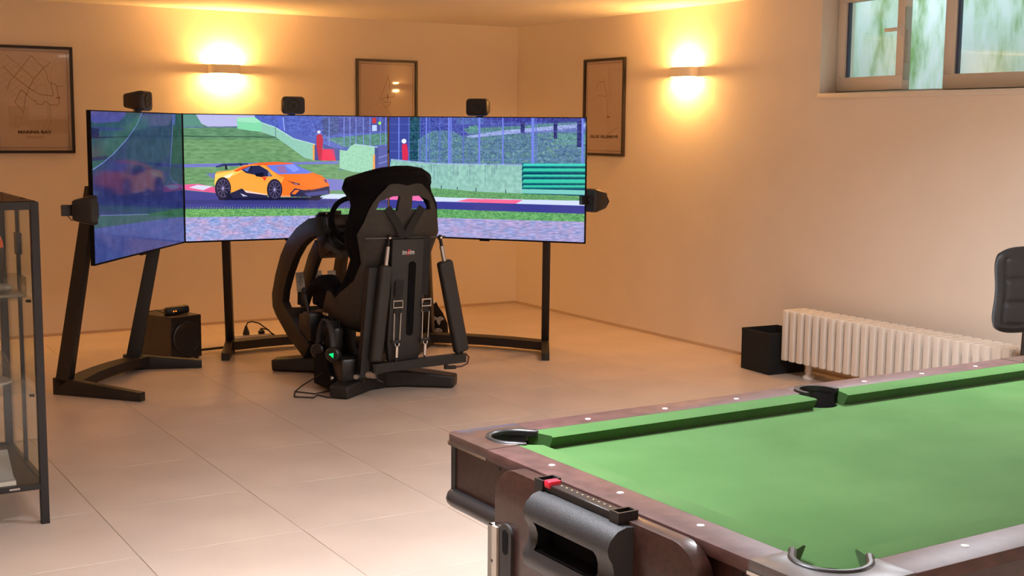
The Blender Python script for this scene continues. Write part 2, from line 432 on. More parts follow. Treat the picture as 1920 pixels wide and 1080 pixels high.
# ------------------------------------------------------------------ added ceiling fill lamps, unseen, to brighten the camera side of the room
for i, (lx, ly) in enumerate(FILL_LAMPS):
    t = thing('ceiling_light', ['square ceiling lamp above the green table', 'square ceiling lamp between the cabinet and the green table', 'square ceiling lamp towards the front right corner', 'square ceiling lamp at the front left of the room'][i], 'ceiling lamp', (lx, ly, H), 'square ceiling lamps')
    b = MB(); rect_frame_z = .02
    for lo, hi in (((-.32,-.32),(-.29,.32)),((.29,-.32),(.32,.32)),((-.29,-.32),(.29,-.29)),((-.29,.29),(.29,.32))):
        b.box((lx+lo[0], ly+lo[1], H-.05), (lx+hi[0], ly+hi[1], H))
    b.build('housing', M_white, t)
    b = MB(); b.box((lx-.29, ly-.29, H-.048), (lx+.29, ly+.29, H-.040)); b.build('diffuser', M_fill_em, t)

# ------------------------------------------------------------------ sconces
def sconce(c, nrm, label):
    """c: centre on the wall, nrm: into the room"""
    n = Vector(nrm); a = Vector((0,0,1)).cross(n)
    t = thing('wall_sconce', label, 'wall lamp', c, 'up and down wall sconces')
    c = Vector(c); hh = .036; N = 16
    outer = []; inner = []
    for k in range(N+1):
        th = math.pi*k/N; cu = abs(math.cos(th))**.55*(1 if math.cos(th) > 0 else -1); su = abs(math.sin(th))**.55
        outer.append(c + a*cu*.128 + n*(su*.085+.012)); inner.append(c + a*cu*.121 + n*(su*.078+.012))
    outer = [c+a*.128+n*.0] + outer + [c-a*.128+n*.0]; inner = [c+a*.121+n*.0] + inner + [c-a*.121+n*.0]
    b = MB(); pts = []; M = len(outer)
    for z in (-hh, hh):
        for P in (outer, inner): pts += [p+Vector((0,0,z)) for p in P]
    fs = []
    for i in range(M-1):
        o0, i0, o1, i1 = i, M+i, 2*M+i, 3*M+i
        fs += [(o0,o0+1,o1+1,o1), (i0,i1,i1+1,i0+1), (o0,i0,i0+1,o0+1), (o1,o1+1,i1+1,i1)]
    b.mesh(pts, fs, True); b.build('lamp_shade', M_plaster, t)
    b = MB(frame2(c, a)); 
    b.box((-.04, -.012, -.02), (.04, .0, .02)); b.build('wall_plate', M_plaster, t)
    b = MB(); b.cyl(c+a*.045+n*.05, c-a*.045+n*.05, .006); b.build('bulb', M_bulb, t)
    for dz in (.030, -.030):
        for da in (.03, -.03):
            l = light('sconce_light', 'POINT', c+n*.055+a*da+Vector((0,0,dz)), SCONCE_W/4, WARM, .016)
sconce((-2.755, 0, 2.055), (0,-1,0), 'plaster up-and-down wall lamp on the back wall, above the screens')
sconce((0, -2.44, 2.035), (-1,0,0), 'plaster up-and-down wall lamp on the right wall, beside the window')
sconce((-6.0, 0, 2.055), (0,-1,0), 'plaster up-and-down wall lamp on the back wall, left of the cabinet')  # out of view, added to brighten and warm the left of the wall

# ------------------------------------------------------------------ framed maps
def poster(c, xd, w, h, label, pic, title, tw):
    """c: centre of the back on the wall; xd: direction to the right as seen from the room"""
    x = Vector(xd); z = Vector((0,0,1)); n = x.cross(z)     # into the room
    Mx = Matrix.Translation(c) @ Matrix((x, z, n)).transposed().to_4x4()   # x right, y up, z out
    t = thing('framed_map', label, 'framed poster', c, 'framed track map posters')
    b = MB(Mx); fw = .020
    b.box((-w/2,-h/2,0),(w/2,-h/2+fw,.024)); b.box((-w/2,h/2-fw,0),(w/2,h/2,.024)); b.box((-w/2,-h/2+fw,0),(-w/2+fw,h/2-fw,.024)); b.box((w/2-fw,-h/2+fw,0),(w/2,h/2-fw,.024))
    b.build('frame', M_frame, t)
    pw, ph = w/2-fw, h/2-fw
    P = [Mx @ Vector(q) for q in ((-pw,-ph,.006),(pw,-ph,.006),(pw,ph,.006),(-pw,ph,.006))]
    pp = uv_quad('map_print', P, pic_mat('map_print', pic, rough=.8, spec=.2), t)
    if title:
        text_part('title_text', title[0], .030, Mx @ Matrix.Translation((0,-ph+.135,.0066)), M_ink, pp, tw, .0012 if tw > .2 else .0008)
        if title[1]: text_part('subtitle_text', title[1], .016, Mx @ Matrix.Translation((0,-ph+.102,.0066)), M_ink2, pp, .125)
    g = MB(Mx); g.box((-pw,-ph,.012),(pw,ph,.014)); g.build('picture_glass', M_pglass, t)
    return t
PAPER = (214, 190, 172); INK = (126, 92, 66); INK1 = (176, 146, 120)
def map_base():
    p = Pic(530, 750, ((0,0),(530,0),(530,750),(0,750)), PAPER)
    for q in (((20,20),(510,20)),((510,20),(510,730)),((510,730),(20,730)),((20,730),(20,20))): p.line(q, 3, INK)
    return p
# left poster: street grid by a bay; measured in a 9x grid of the picture
def q1(pts): return [((x-(-3610+3500))*0.4+0, y) for x, y in pts]
p1 = map_base()
def m1(x, y): return (20+(x+110)/1230*490*0.985, 20+(y-165)/1560*710)      # left-poster measuring grid
L1 = lambda pts, w, c: p1.line([m1(*q) for q in pts], w, c)
for k in range(9):
    L1([(60+k*85-500, 200+k*60+280), (420+k*85-380, 250+k*60-60)], 1.6, INK1)
for k in range(8):
    L1([(-100+k*70, 640-k*60), (380+k*70, 1000-k*95)], 1.6, INK1)
L1([(60,240),(320,430),(470,560),(530,610)], 2.2, INK); L1([(340,220),(430,300),(620,510),(740,600),(770,960)], 1.6, INK1)
L1([(50,800),(110,650),(190,580),(495,235),(650,370),(760,490),(780,610),(835,690)], 3, INK)
L1([(0,420),(130,540),(260,630),(430,750),(620,855),(860,880),(875,840),(840,720),(850,660),(940,710),(970,900),(980,980),(955,1030),(800,1020),(760,975),(700,970),(680,1020),(575,1015),(555,960),(510,960),(400,865),(300,785),(180,990),(235,1050),(330,1160),(350,1020),(380,880),(440,760),(530,610),(700,440),(850,330)], 3.4, INK)
L1([(845,660),(835,540),(870,400),(1050,315)], 2, INK1); L1([(940,720),(1060,708)], 2.5, INK); L1([(900,340),(980,245)], 2, INK1)
L1([(600,800),(560,740),(620,690),(700,700),(735,760)], 1.5, INK1); L1([(930,905),(1000,905)], 7, INK)
L1([(770,1000),(770,1230),(640,1470)], 3, INK1); L1([(805,1010),(810,1300),(740,1480)], 4, INK1); L1([(330,1160),(240,1380),(60,1460)], 2, INK1); L1([(190,1080),(180,1380),(330,1480)], 2, INK1)
p1.poly([m1(*q) for q in ((420,1275),(1130,1250),(1130,1490),(420,1490))], (180,152,126), alpha=.35); p1.poly([m1(*q) for q in ((60,1050),(420,1050),(430,1380),(60,1400))], (180,152,126), alpha=.3)
p1.line([(150,634),(205,634)], 2, INK1); p1.line([(325,634),(380,634)], 2, INK1)
for k in range(11): p1.line([(205+k*11, 658),(212+k*11, 658)], 4, INK1)
poster((-4.212, 0, 1.785), (1,0,0), .575, .79, 'framed map print reading MARINA BAY, left of the screens', p1.image('map_marina'), ('MARINA BAY', 'SINGAPORE'), .24)
# middle poster: track outline; only its upper part shows over the screens
p2 = map_base()
m2 = lambda x, y: (20+(x-280)/740*490, 20+(y-240)/740*0.5*490*1.35*1.1)
L2 = lambda pts, w, c: p2.line([m2(*q) for q in pts], w, c)
L2([(675,430),(620,620),(545,860),(575,850)], 2.6, INK); L2([(665,470),(690,520),(685,650),(735,700),(760,790),(580,820),(615,890),(700,885),(700,930),(640,975)], 3, INK)
L2([(560,870),(630,980),(700,1100),(640,1300)], 2.6, INK); L2([(660,760),(662,840)], 7, INK)
L2([(400,1000),(520,900),(580,560),(680,420)], 1.5, (192,164,140)); L2([(300,1100),(460,950),(660,1000)], 1.5, (192,164,140))
poster((-1.315, 0, 1.785), (1,0,0), .575, .79, 'framed map print half hidden behind the two right screens', p2.image('map_middle'), None, .2)
p3 = map_base()
m3 = lambda x, y: (20+(x-75)/345*490, 20+(y-120)/870*710)
L3 = lambda pts, w, c: p3.line([m3(*q) for q in pts], w, c)
L3([(240,270),(250,350),(270,450),(275,560),(285,660)], 3.5, INK); L3([(285,660),(280,740),(240,660),(215,560),(218,460),(180,435)], 2.2, INK1); L3([(180,435),(265,450)], 4, INK1)
L3([(285,150),(300,350),(330,480),(370,640),(390,820)], 2.2, INK1); L3([(285,825),(380,755)], 3, INK); L3([(150,390),(190,300),(240,300)], 6, INK1); L3([(105,500),(180,435)], 2, INK1); L3([(275,655),(300,650)], 8, INK)
for k in range(9): p3.line([(170+k*20, 628),(182+k*20, 628)], 3, INK1)
for k in range(7): p3.line([(200+k*18, 652),(211+k*18, 652)], 3, INK1)
poster((0, -1.382, 1.785), (0,-1,0), .575, .79, 'framed map print reading GILLES VILLENEUVE on the right wall', p3.image('map_villeneuve'), ('GILLES VILLENEUVE', None), .40)

# ================================================================== SCREENS
E = [Vector((-4.478,-2.941,0)), Vector((-3.627,-1.771,0)), Vector((-2.179,-1.838,0)), Vector((-1.259,-2.963,0))]
ZB, ZT = 0.836, 1.683
c3 = lambda pts: [(340+x/3.6, 180+y/3.6) for x, y in pts]
c4 = lambda pts: [(700+x/3.6, 180+y/3.6) for x, y in pts]
c7 = lambda pts: [(130+x/4, 190+y/4) for x, y in pts]
# --- middle picture
P = Pic(1200, 704, ((345,215.5),(726.5,220.5),(727,441),(349,454)), (104,150,104))
D = lambda pts, c, a=1.0: P.poly(c3(pts), c, alpha=a)
S = lambda pts, w, c, a=1.0: P.line(c3(pts), w, c, a)
D([(0,120),(1400,120),(1400,300),(0,300)], (88,136,104)); D([(0,120),(110,125),(160,220),(0,222)], (84,140,128))
D([(100,122),(520,122),(520,172),(385,208),(190,213),(140,190)], (182,184,228))
for k in range(30):
    y = 225+k*13; S([(0,y),(1000,y+4)], 3, (96,150,92) if k % 2 else (120,166,110), .5)
S([(10,214),(390,212)], 5, (92,106,150)); S([(10,275),(700,282)], 5, (52,88,66))
P.noise(16, 6, (1,1,.8), c3([(0,210),(1060,210),(1060,620),(0,620)]), 4)
D([(500,132),(1410,140),(1410,500),(1070,500),(1070,380),(910,335),(760,292),(640,218),(545,182),(500,150)], (72,92,178))
D([(980,290),(1410,250),(1410,330),(1100,350)], (70,128,118)); D([(1060,150),(1410,140),(1410,240),(1060,260)], (58,72,150)); D([(950,150),(1060,150),(1060,260),(960,280)], (60,80,140))
P.noise(26, 5, (.7,1,1), c3([(500,132),(1410,140),(1410,420),(640,218)]), 2)
for x in list(range(520,900,13)): S([(x,136),(x,min(330,170+(x-500)*.42))], 2, (96,120,220), .6)
for x in (1000,1100,1140,1180,1230,1275,1345,1380): S([(x,150),(x,345)], 5, (120,142,226), .9)
for k in range(6): S([(960,270+k*16),(1090,330+k*14)], 2.5, (150,160,226), .8)
D([(650,140),(690,145),(700,235),(660,225)], (80,100,200)); S([(690,150),(700,235)], 4, (170,190,240))
D([(960,330),(1110,372),(1090,440),(1040,440),(960,360)], (72,82,150))
D([(380,152),(500,146),(545,180),(545,246),(480,240),(382,224)], (128,214,168)); D([(380,152),(500,146),(545,180),(500,186),(385,176)], (156,226,190))
D([(545,183),(640,216),(760,291),(905,330),(905,438),(835,422),(740,352),(640,280),(545,248)], (140,196,178)); S([(545,183),(640,216),(760,291),(905,330)], 4, (190,222,226))
S([(640,216),(640,280)], 4, (96,120,130)); D([(890,332),(902,334),(902,438),(890,436)], (240,160,70)); D([(902,334),(920,340),(945,440),(902,438)], (62,70,140))
D([(945,362),(1034,362),(1046,440),(945,440)], (232,44,84)); D([(1010,362),(1034,362),(1046,440)], (180,60,110))
D([(915,270),(928,262),(950,264),(960,300),(955,350),(948,436),(930,436),(914,340)], (186,36,66)); P.oval(c3([(931,247)])[0], 12/3.6, 11/3.6, (206,212,232))
D([(1070,366),(1118,374),(1140,345),(1170,328),(1325,348),(1328,492),(1240,522),(1160,516),(1070,492)], (150,206,176)); S([(1170,328),(1325,348)], 4, (176,196,236))
D([(1306,350),(1332,352),(1328,494),(1306,502)], (54,70,140)); D([(1294,400),(1308,400),(1308,502),(1294,504)], (236,160,80))
D([(1290,150),(1316,150),(1316,188),(1290,188)], (190,28,50)); D([(1288,200),(1320,200),(1320,240),(1288,240)], (180,204,240)); D([(1330,340),(1410,340),(1410,500),(1330,500)], (74,86,160))
S([(1335,420),(1400,400)], 4, (140,150,210)); S([(1335,460),(1400,440)], 4, (140,150,210)); P.oval(c3([(1340,187)])[0], 3, 3, (150,230,90))
P.noise(10, 3, (1,1,1), c3([(545,183),(905,330),(905,438),(640,280)])); P.noise(14, 4, (1,1,1), c3([(1070,340),(1325,340),(1325,520),(1070,500)]))
D([(0,464),(1065,444),(1065,462),(620,470),(0,488)], (112,118,196))
D([(960,560),(1095,568),(1095,640),(1000,642)], (120,122,196)); D([(170,528),(240,524),(240,560),(210,560)], (110,120,180))
D([(15,602),(120,597),(240,622),(300,640),(300,665),(15,636)], (232,96,150)); D([(55,622),(110,604),(215,613),(150,640)], (216,216,246)); D([(235,655),(150,645),(215,620),(240,622)], (226,90,140))
D([(860,695),(950,680),(1010,664),(1160,668),(1430,676),(1430,706),(900,702)], (204,218,248)); D([(1330,672),(1430,674),(1430,706),(1345,704)], (236,100,160))
D([(0,638),(240,660),(700,694),(1430,702),(1430,772),(0,776)], (66,66,140)); D([(0,705),(1430,706),(1430,730),(0,735)], (52,54,118), .7)
D([(0,768),(1430,762),(1430,802),(0,824)], (104,164,96)); D([(0,824),(1430,802),(1430,1010),(0,1010)], (160,158,206))
P.noise(30, 5, (1,1,.7), c3([(0,768),(1430,762),(1430,806),(0,828)]), 2)
P.noise(34, 4, (1,.7,.7), c3([(0,826),(1430,804),(1430,1010),(0,1010)]), 3); P.noise(22, 18, (1,-.1,-.5), c3([(0,826),(1430,804),(1430,1010),(0,1010)]), 2)
for k in range(80):
    x = 20+k*18; S([(x,772),(x+6,758-random.random()*8)], 3, (110,172,90))
# car
D([(250,694),(340,690),(960,688),(930,708),(260,708)], (24,24,60))
D([(232,532),(245,516),(350,504),(440,470),(520,455),(640,448),(742,455),(885,520),(945,540),(985,570),(1000,606),(1002,640),(1006,664),(940,672),(860,686),(680,684),(580,672),(340,655),(245,650),(226,592)], (252,120,40))
D([(232,532),(245,516),(350,504),(430,470),(560,468),(650,535),(700,556),(670,600),(590,668),(340,652),(238,640),(226,592)], (252,166,66))
D([(232,532),(360,505),(420,480),(470,478),(360,540),(250,560),(240,620),(228,600)], (252,206,96)); D([(290,545),(360,520),(330,556),(300,560)], (255,240,200))
D([(480,462),(640,448),(742,455),(766,462),(580,470),(530,472)], (252,96,50)); D([(355,510),(420,478),(470,474),(420,500),(380,515)], (250,90,40))
D([(578,472),(760,462),(888,520),(850,528),(660,532),(620,510)], (104,124,226)); D([(640,480),(700,475),(720,520),(670,524)], (150,110,170)); D([(700,470),(760,464),(800,500),(760,520)], (134,150,240))
D([(408,500),(470,476),(530,473),(585,505),(618,545),(560,548),(440,524)], (36,40,80)); D([(420,500),(470,478),(450,515)], (96,110,180)); D([(585,512),(612,540),(590,546)], (110,124,170)); S([(478,476),(470,525)], 5, (30,30,50))
D([(500,528),(556,520),(562,545),(545,552),(505,545)], (16,18,40)); D([(546,548),(580,552),(566,580)], (230,70,40))
D([(335,660),(410,628),(450,655),(580,672),(585,690),(345,692)], (40,38,70)); D([(425,640),(580,668),(580,674),(440,656)], (250,210,200)); D([(400,660),(450,680),(420,682)], (200,200,230))
D([(600,650),(680,684),(860,686),(880,680),(700,676)], (252,150,120))
D([(735,662),(768,626),(830,640),(900,632),(1000,612),(1004,664),(930,676),(860,686),(740,684)], (42,40,76)); D([(745,664),(772,636),(800,640),(770,668)], (250,120,50)); D([(830,660),(990,640),(1000,664),(860,684)], (70,74,140)); D([(870,680),(950,672),(930,696),(890,698)], (20,18,40))
D([(716,574),(802,596),(800,606),(770,603)], (30,30,70)); D([(755,588),(790,598),(775,602)], (150,170,230)); D([(960,566),(978,566),(990,592),(975,588)], (40,60,130)); S([(880,525),(960,560),(1000,610)], 2, (220,80,30)); S([(650,545),(880,640),(990,612)], 2, (230,90,30))
for cx, cy, rx, ry in ((284,628,54,76), (632,636,52,72)):
    P.oval(c3([(cx,cy)])[0], rx/3.6, ry/3.6, (30,28,52)); P.oval(c3([(cx+2,cy)])[0], rx*.80/3.6, ry*.82/3.6, (84,76,110)); P.oval(c3([(cx+2,cy)])[0], rx*.72/3.6, ry*.74/3.6, (34,30,58))
    for k in range(10):
        a = k*math.pi/5; S([(cx,cy),(cx+rx*.72*math.cos(a), cy+ry*.72*math.sin(a))], 4, (98,90,124))
    P.oval(c3([(cx,cy)])[0], 2.4, 3.2, (150,140,190))
D([(320,640),(350,690),(320,700),(300,704)], (26,24,50)); D([(235,478),(288,460),(450,458),(456,468),(305,476),(240,488)], (46,58,116)); D([(296,468),(310,468),(316,500),(300,502)], (24,26,50)); D([(394,460),(410,460),(414,474),(400,474)], (24,26,50))
IMG_MID = P.image('screen_picture_middle')
# --- right picture
P = Pic(1200, 704, ((730,221.5),(1097.5,222.5),(1094.5,455.5),(731,441)), (66,78,160))
D = lambda pts, c, a=1.0: P.poly(c4(pts), c, alpha=a)
S = lambda pts, w, c, a=1.0: P.line(c4(pts), w, c, a)
D([(100,140),(330,140),(330,460),(100,450)], (58,70,150)); D([(240,150),(320,150),(320,450),(240,440)], (30,74,92))
D([(600,225),(1000,205),(1440,160),(1440,200),(640,265)], (84,130,138)); D([(620,275),(860,238),(1440,186),(1440,232),(900,262),(650,292)], (150,166,218)); D([(1000,250),(1440,212),(1440,232),(1000,262)], (90,104,176), .7)
D([(300,300),(400,240),(520,236),(620,292),(900,262),(1000,258),(1440,236),(1440,470),(300,470)], (84,122,148))
for k in range(420):
    x = random.uniform(330,1430); y = random.uniform(262,460); r = random.uniform(6,22); c = random.choice([(104,150,150),(70,104,140),(92,142,120),(60,90,134),(118,166,150)])
    P.poly([(a_+r/3.6*math.cos(k_), b_+r*.5/3.6*math.sin(k_)) for a_, b_ in c4([(x,y)]) for k_ in (0,.9,1.8,2.7,3.6,4.5,5.4)], c, alpha=.45)
D([(1180,250),(1430,270),(1430,330),(1230,330)], (96,150,140), .7)
for x, y1, w in ((1003,245,26),(1225,286,24),(1388,338,32)): S([(x,145),(x,y1)], w*.9, (38,44,110))
D([(740,140),(1440,140),(1440,175),(1000,180),(740,160)], (56,62,150)); D([(1100,140),(1440,140),(1440,180),(1180,190)], (50,56,128), .6)
D([(560,140),(740,140),(740,190),(560,200)], (76,100,168)); D([(640,210),(700,200),(700,240),(640,250)], (92,146,140))
P.noise(30, 5, (.8,1,1), c4([(240,140),(1440,140),(1440,465),(240,465)]), 1)
for y in (190,245,310,370,430): S([(110,y+8),(1440,y-2)], 2.2, (116,130,210), .7)
for x in range(110,1440,19): S([(x,145),(x,462)], 1, (110,126,206), .25)
for x, w in ((172,10),(240,9),(315,7),(356,10),(377,7),(447,8),(508,16),(522,10),(605,9),(712,16),(870,12),(1072,22),(1094,8),(1408,16)): S([(x,142),(x,464)], w*.75, (112,130,228) if w > 9 else (92,108,200), .95)
D([(192,338),(204,328),(226,330),(236,400),(230,442),(196,442)], (214,44,80)); P.oval(c4([(206,311)])[0], 4.4, 4.4, (226,232,246))
D([(120,430),(430,460),(1000,468),(1000,664),(700,650),(380,630),(100,560)], (142,192,180)); S([(130,436),(430,461),(1000,469)], 5, (150,160,226))
for k in range(60):
    x = random.uniform(140,990); S([(x,472),(x,472+random.uniform(15,110))], random.uniform(2,6), (98,124,150), .35)
P.noise(16, 14, (1,1,1), c4([(120,430),(1000,468),(1000,664),(100,560)])); 
for x, y in ((458,620),(565,630),(690,636),(890,648)): S([(x,y-10),(x,y+10)], 5, (44,60,80))
D([(1000,460),(1440,460),(1440,680),(1000,662)], (8,66,96))
for a, b2 in ((460,484),(492,520),(534,556),(566,598),(606,628),(640,664)):
    D([(1012,a),(1440,a),(1440,b2-6),(1000,b2-6)], (58,196,168) if b2 > 484 else (64,206,190)); D([(1000,b2-8),(1440,b2-8),(1440,b2),(1000,b2)], (20,120,120))
D([(1000,632),(1440,640),(1440,672),(1000,660)], (120,200,190))
D([(360,622),(700,650),(1000,663),(1440,680),(1440,716),(400,694)], (98,154,100)); P.noise(24, 4, (1,1,.7), c4([(360,622),(1000,663),(1440,680),(1440,716),(400,694)]), 2)
D([(100,664),(410,686),(640,694),(1440,712),(1440,746),(410,716),(100,706)], (206,218,250)); D([(640,698),(1005,706),(950,736),(560,716)], (240,104,146)); D([(100,670),(330,680),(330,712),(100,704)], (236,110,170))
D([(100,704),(410,716),(1440,745),(1440,802),(100,764)], (58,60,142)); D([(100,764),(450,768),(1440,800),(1440,855),(450,828),(100,815)], (96,160,98)); P.noise(30, 5, (1,1,.7), c4([(100,764),(450,768),(1440,800),(1440,855),(450,828),(100,815)]), 2)
D([(100,815),(450,826),(1440,854),(1440,1010),(100,1010)], (160,156,204)); P.noise(32, 4, (1,.7,.7), c4([(100,815),(450,826),(1440,854),(1440,1010),(100,1010)]), 5)
P.noise(14, 16, (1,-.1,-.4), c4([(100,815),(450,826),(1440,854),(1440,1010),(100,1010)]), 2)
IMG_R = P.image('screen_picture_right')
# --- left picture
P = Pic(1000, 586, ((170,205),(341,215),(345.5,456),(182,496)), (40,50,108))
D = lambda pts, c, a=1.0: P.poly(c7(pts), c, alpha=a)
S = lambda pts, w, c, a=1.0: P.line(c7(pts), w, c, a)
D([(150,40),(560,60),(545,90),(505,185),(430,290),(300,430),(172,520)], (46,88,90)); D([(150,40),(440,70),(385,145),(190,158),(150,130)], (84,86,158))
D([(170,180),(420,200),(420,215),(170,215)], (58,66,130), .7); D([(160,190),(225,200),(225,262),(165,265)], (24,34,70)); S([(170,435),(290,420)], 14, (34,44,88)); S([(165,268),(860,262)], 5, (26,40,64))
D([(780,90),(850,90),(865,664),(800,640),(758,590),(765,400)], (38,78,76)); D([(775,100),(800,100),(795,180),(778,180)], (84,96,180))
S([(548,82),(505,185),(430,290),(340,390),(260,460),(172,520)], 4, (128,150,226)); S([(782,95),(775,250),(765,420),(752,560),(775,610),(860,664)], 7, (104,124,212))
D([(560,90),(770,95),(755,400),(600,520),(430,560),(440,300)], (40,62,104)); D([(430,520),(880,480),(880,700),(170,720),(170,560)], (38,46,106), .6)
D([(180,866),(600,852),(870,812),(870,878),(600,908),(180,962)], (44,90,78)); D([(180,962),(600,908),(870,878),(880,1090),(180,1240)], (72,86,156)); S([(240,862),(600,858)], 3, (110,130,190))
P.noise(10, 4); P.noise(10, 30)
IMG_L = P.image('screen_picture_left')
def tv(A, B, img, strength, label, rough=.12, spec=.5):
    a = (B-A).normalized(); L = (B-A).length; n = Vector((-a.y, a.x, 0))        # n: away from the seat (behind)
    t = thing('television', label, 'screen', ((A+B)/2)+n*.03+Vector((0,0,ZB)), 'three wrap-around racing screens')
    Mx = frame2(A, a)                                                              # local x along, y behind, z up
    b = MB(Mx); b.box((0, .004, ZB), (L, .028, ZT), .002); b.build('bezel', M_bezel, t)
    b = MB(Mx); b.prism([(.22,.10),(L-.22,.10),(L-.12,.36),(L-.3,.62),(.3,.62),(.12,.36)], 1, .028, .062, .006, Matrix.Translation((0,0,ZB))); b.build('back_housing', M_blackpl, t)
    m = .006
    Pq = [Mx @ Vector(q) for q in ((m,.0035,ZB+.011),(L-m,.0035,ZB+.011),(L-m,.0035,ZT-m),(m,.0035,ZT-m))]
    uv_quad('display', Pq, pic_mat('display_picture', img, emit=strength, rough=rough, spec=spec), t)
    b = MB(Mx); b.box((L/2-.035, .002, ZB-.008), (L/2+.035, .02, ZB+.002)); b.build('badge_tab', M_bezel, t)
    return t
tv(E[0], E[1], IMG_L, 0.75, 'left wrap-around screen showing a dim bending track', .10, .22)
tv(E[1], E[2], IMG_MID, 1.12, 'middle screen showing an orange sports car on track')
tv(E[2], E[3], IMG_R, 1.12, 'right screen showing a fence, concrete wall and green barrier')

# stands: each two splayed foot-and-post legs joined by a bent crossbeam
def tv_stand(A, B, heels, toes, label, post_top=1.25, lean=.18):
    a = (B-A).normalized(); Mx = frame2(A, a)
    c = Mx @ Vector(((heels[0][0]+heels[1][0])/2, .42, 0))
    t = thing('screen_stand', label, 'screen stand', c, 'black screen stands')
    W_ = .055
    for (hx, hy), (tx, ty) in zip(heels, toes):
        d = Vector((tx-hx, ty-hy, 0)); Lf = d.length; d.normalize(); n = Vector((-d.y, d.x, 0))
        h = Vector((hx, hy, 0))
        # foot: tapering toe
        prof = [(0,.0),(Lf,0),(Lf,.052),(.12,.095),(0,.10)]
        b = MB(Mx @ Matrix.Translation(h) @ Matrix((d, n, Vector((0,0,1)))).transposed().to_4x4())
        b.prism(prof, 1, -W_/2, W_/2, .004); b.build('foot', M_black, t)
        k = lean/.836; z1 = post_top
        b = MB(Mx @ Matrix.Translation(h) @ Matrix((d, n, Vector((0,0,1)))).transposed().to_4x4())
        b.prism([(0.0,.002),(.115,.095),(.115+k*(z1-.1)-.02,z1),(k*z1,z1)], 1, -W_/2, W_/2, .004); b.build('post', M_black, t)
        b = MB(Mx); pt = h + d*(k*1.15+.05); b.box((pt.x-.03, .062, 1.10), (pt.x+.03, pt.y, 1.18)); b.build('mount_arm', M_black, t)
    (ax, ay), (bx, by) = heels; da = Vector((toes[0][0]-ax, toes[0][1]-ay, 0)).normalized(); db = Vector((toes[1][0]-bx, toes[1][1]-by, 0)).normalized()
    p0 = Vector((ax,ay,.06))+da*.12; p3 = Vector((bx,by,.06))+db*.12
    mid = (p0+p3)/2 + Vector((0, .05, 0)); q = [p0, p0.lerp(mid,.6)+Vector((0,.012,0)), mid, p3.lerp(mid,.6)+Vector((0,.012,0)), p3]
    b = MB(Mx); b.bar(q, .12, .06); b.build('crossbeam', M_black, t)
    return t
tv_stand(E[0], E[1], [(.54,.50),(1.34,.40)], [(.40,-.09),(1.49,-.08)], 'black slanted stand under the left screen')
tv_stand(E[1], E[2], [(.45,.54),(1.17,.56)], [(.30,.165),(1.40,.03)], 'black stand carrying the middle screen')
tv_stand(E[2], E[3], [(.12,.50),(1.02,.49)], [(.25,-.17),(1.153,.10)], 'black stand under the right screen')

# ------------------------------------------------------------------ satellite speakers
def speaker(c, face, label, rollz=False, w=.158, h=.118, d=.13, pole=None):
    """c: centre of the body, face: horizontal direction of the front"""
    f = Vector((face[0], face[1], 0)).normalized(); x = f.cross(Vector((0,0,1))); c = Vector(c)
    M3 = Matrix((x, f, Vector((0,0,1)))).transposed().to_4x4()
    if rollz: M3 = M3 @ Matrix.Rotation(math.pi/2, 4, 'Y')
    Mx = Matrix.Translation(c) @ M3
    t = thing('satellite_speaker', label, 'speaker', c - Vector((0,0,h/2)), 'black satellite speakers')
    def ring(w_, h_, y, r, n=5):
        out = []
        for sx, sz, a0 in ((1,1,0),(-1,1,90),(-1,-1,180),(1,-1,270)):
            for k in range(n):
                a = math.radians(a0+90*k/(n-1)); out.append((sx*(w_/2-r)+r*math.cos(a), y, sz*(h_/2-r)+r*math.sin(a)))
        return out
    secs = [ring(w*.62, h*.62, -d/2, .012), ring(w*.72, h*.72, -d/2+.012, .016), ring(w*.95, h*.96, d/2-.045, .022), ring(w, h, d/2-.035, .026), ring(w, h, d/2-.012, .026), ring(w*.93, h*.9, d/2, .022)]
    b = MB(Mx); n = len(secs[0]); pts = [p for s_ in secs for p in s_]; fs = [tuple(range(n))[::-1], tuple(range((len(secs)-1)*n, len(secs)*n))]
    for i in range(len(secs)-1):
        for k in range(n): fs.append((i*n+k, i*n+(k+1)%n, (i+1)*n+(k+1)%n, (i+1)*n+k))
    b.mesh(pts, fs, True); b.build('cabinet_body', M_blackpl, t)
    b = MB(Mx); b.lathe([(.044, .0),(.044,.005),(.038,.006),(.034,.001),(.014,-.006)], (0, d/2-.001, 0), (0,1,0)); b.build('driver_ring', M_dull, t)
    b = MB(Mx); b.ball((0, d/2-.002, 0), .014, (1,.6,1)); b.build('driver_cone', M_blackpl, t)
    if pole: 
        b = MB(); 
        for q in pole: b.box(*q)
        b.build('bracket', M_blackpl, t)
    return t
def scr_pt(i, s, n=0.02): A, B = E[i], E[i+1]; a = (B-A).normalized(); return A + a*s + Vector((-a.y, a.x, 0))*n
for i, s, lb in ((0,.72,'satellite speaker on top of the left screen, seen side-on'),(1,.745,'satellite speaker on top of the middle screen'),(2,.68,'satellite speaker on top of the right screen')):
    q = scr_pt(i, s); a = (E[i+1]-E[i]).normalized(); fdir = Vector((a.y, -a.x, 0)); c = q + Vector((0,0,ZT+.064))
    speaker(c, fdir, lb, pole=[((c.x-.02, c.y-.02, ZT), (c.x+.02, c.y+.02, ZT+.02))])
cl = E[0]+Vector((-.055,-.035,0)); zc = 1.145
sp = speaker((cl.x, cl.y, zc), (1,-.25,0), 'satellite speaker fixed to the outer edge of the left screen', True, pole=[((cl.x-.01, cl.y+.03, zc-.03), (cl.x+.05, cl.y+.13, zc+.03))])
b = MB(); b.cbox((cl.x-.085, cl.y+.02, zc), (.07,.03,.06), .004); b.build('wall_clip', M_blackpl, sp)
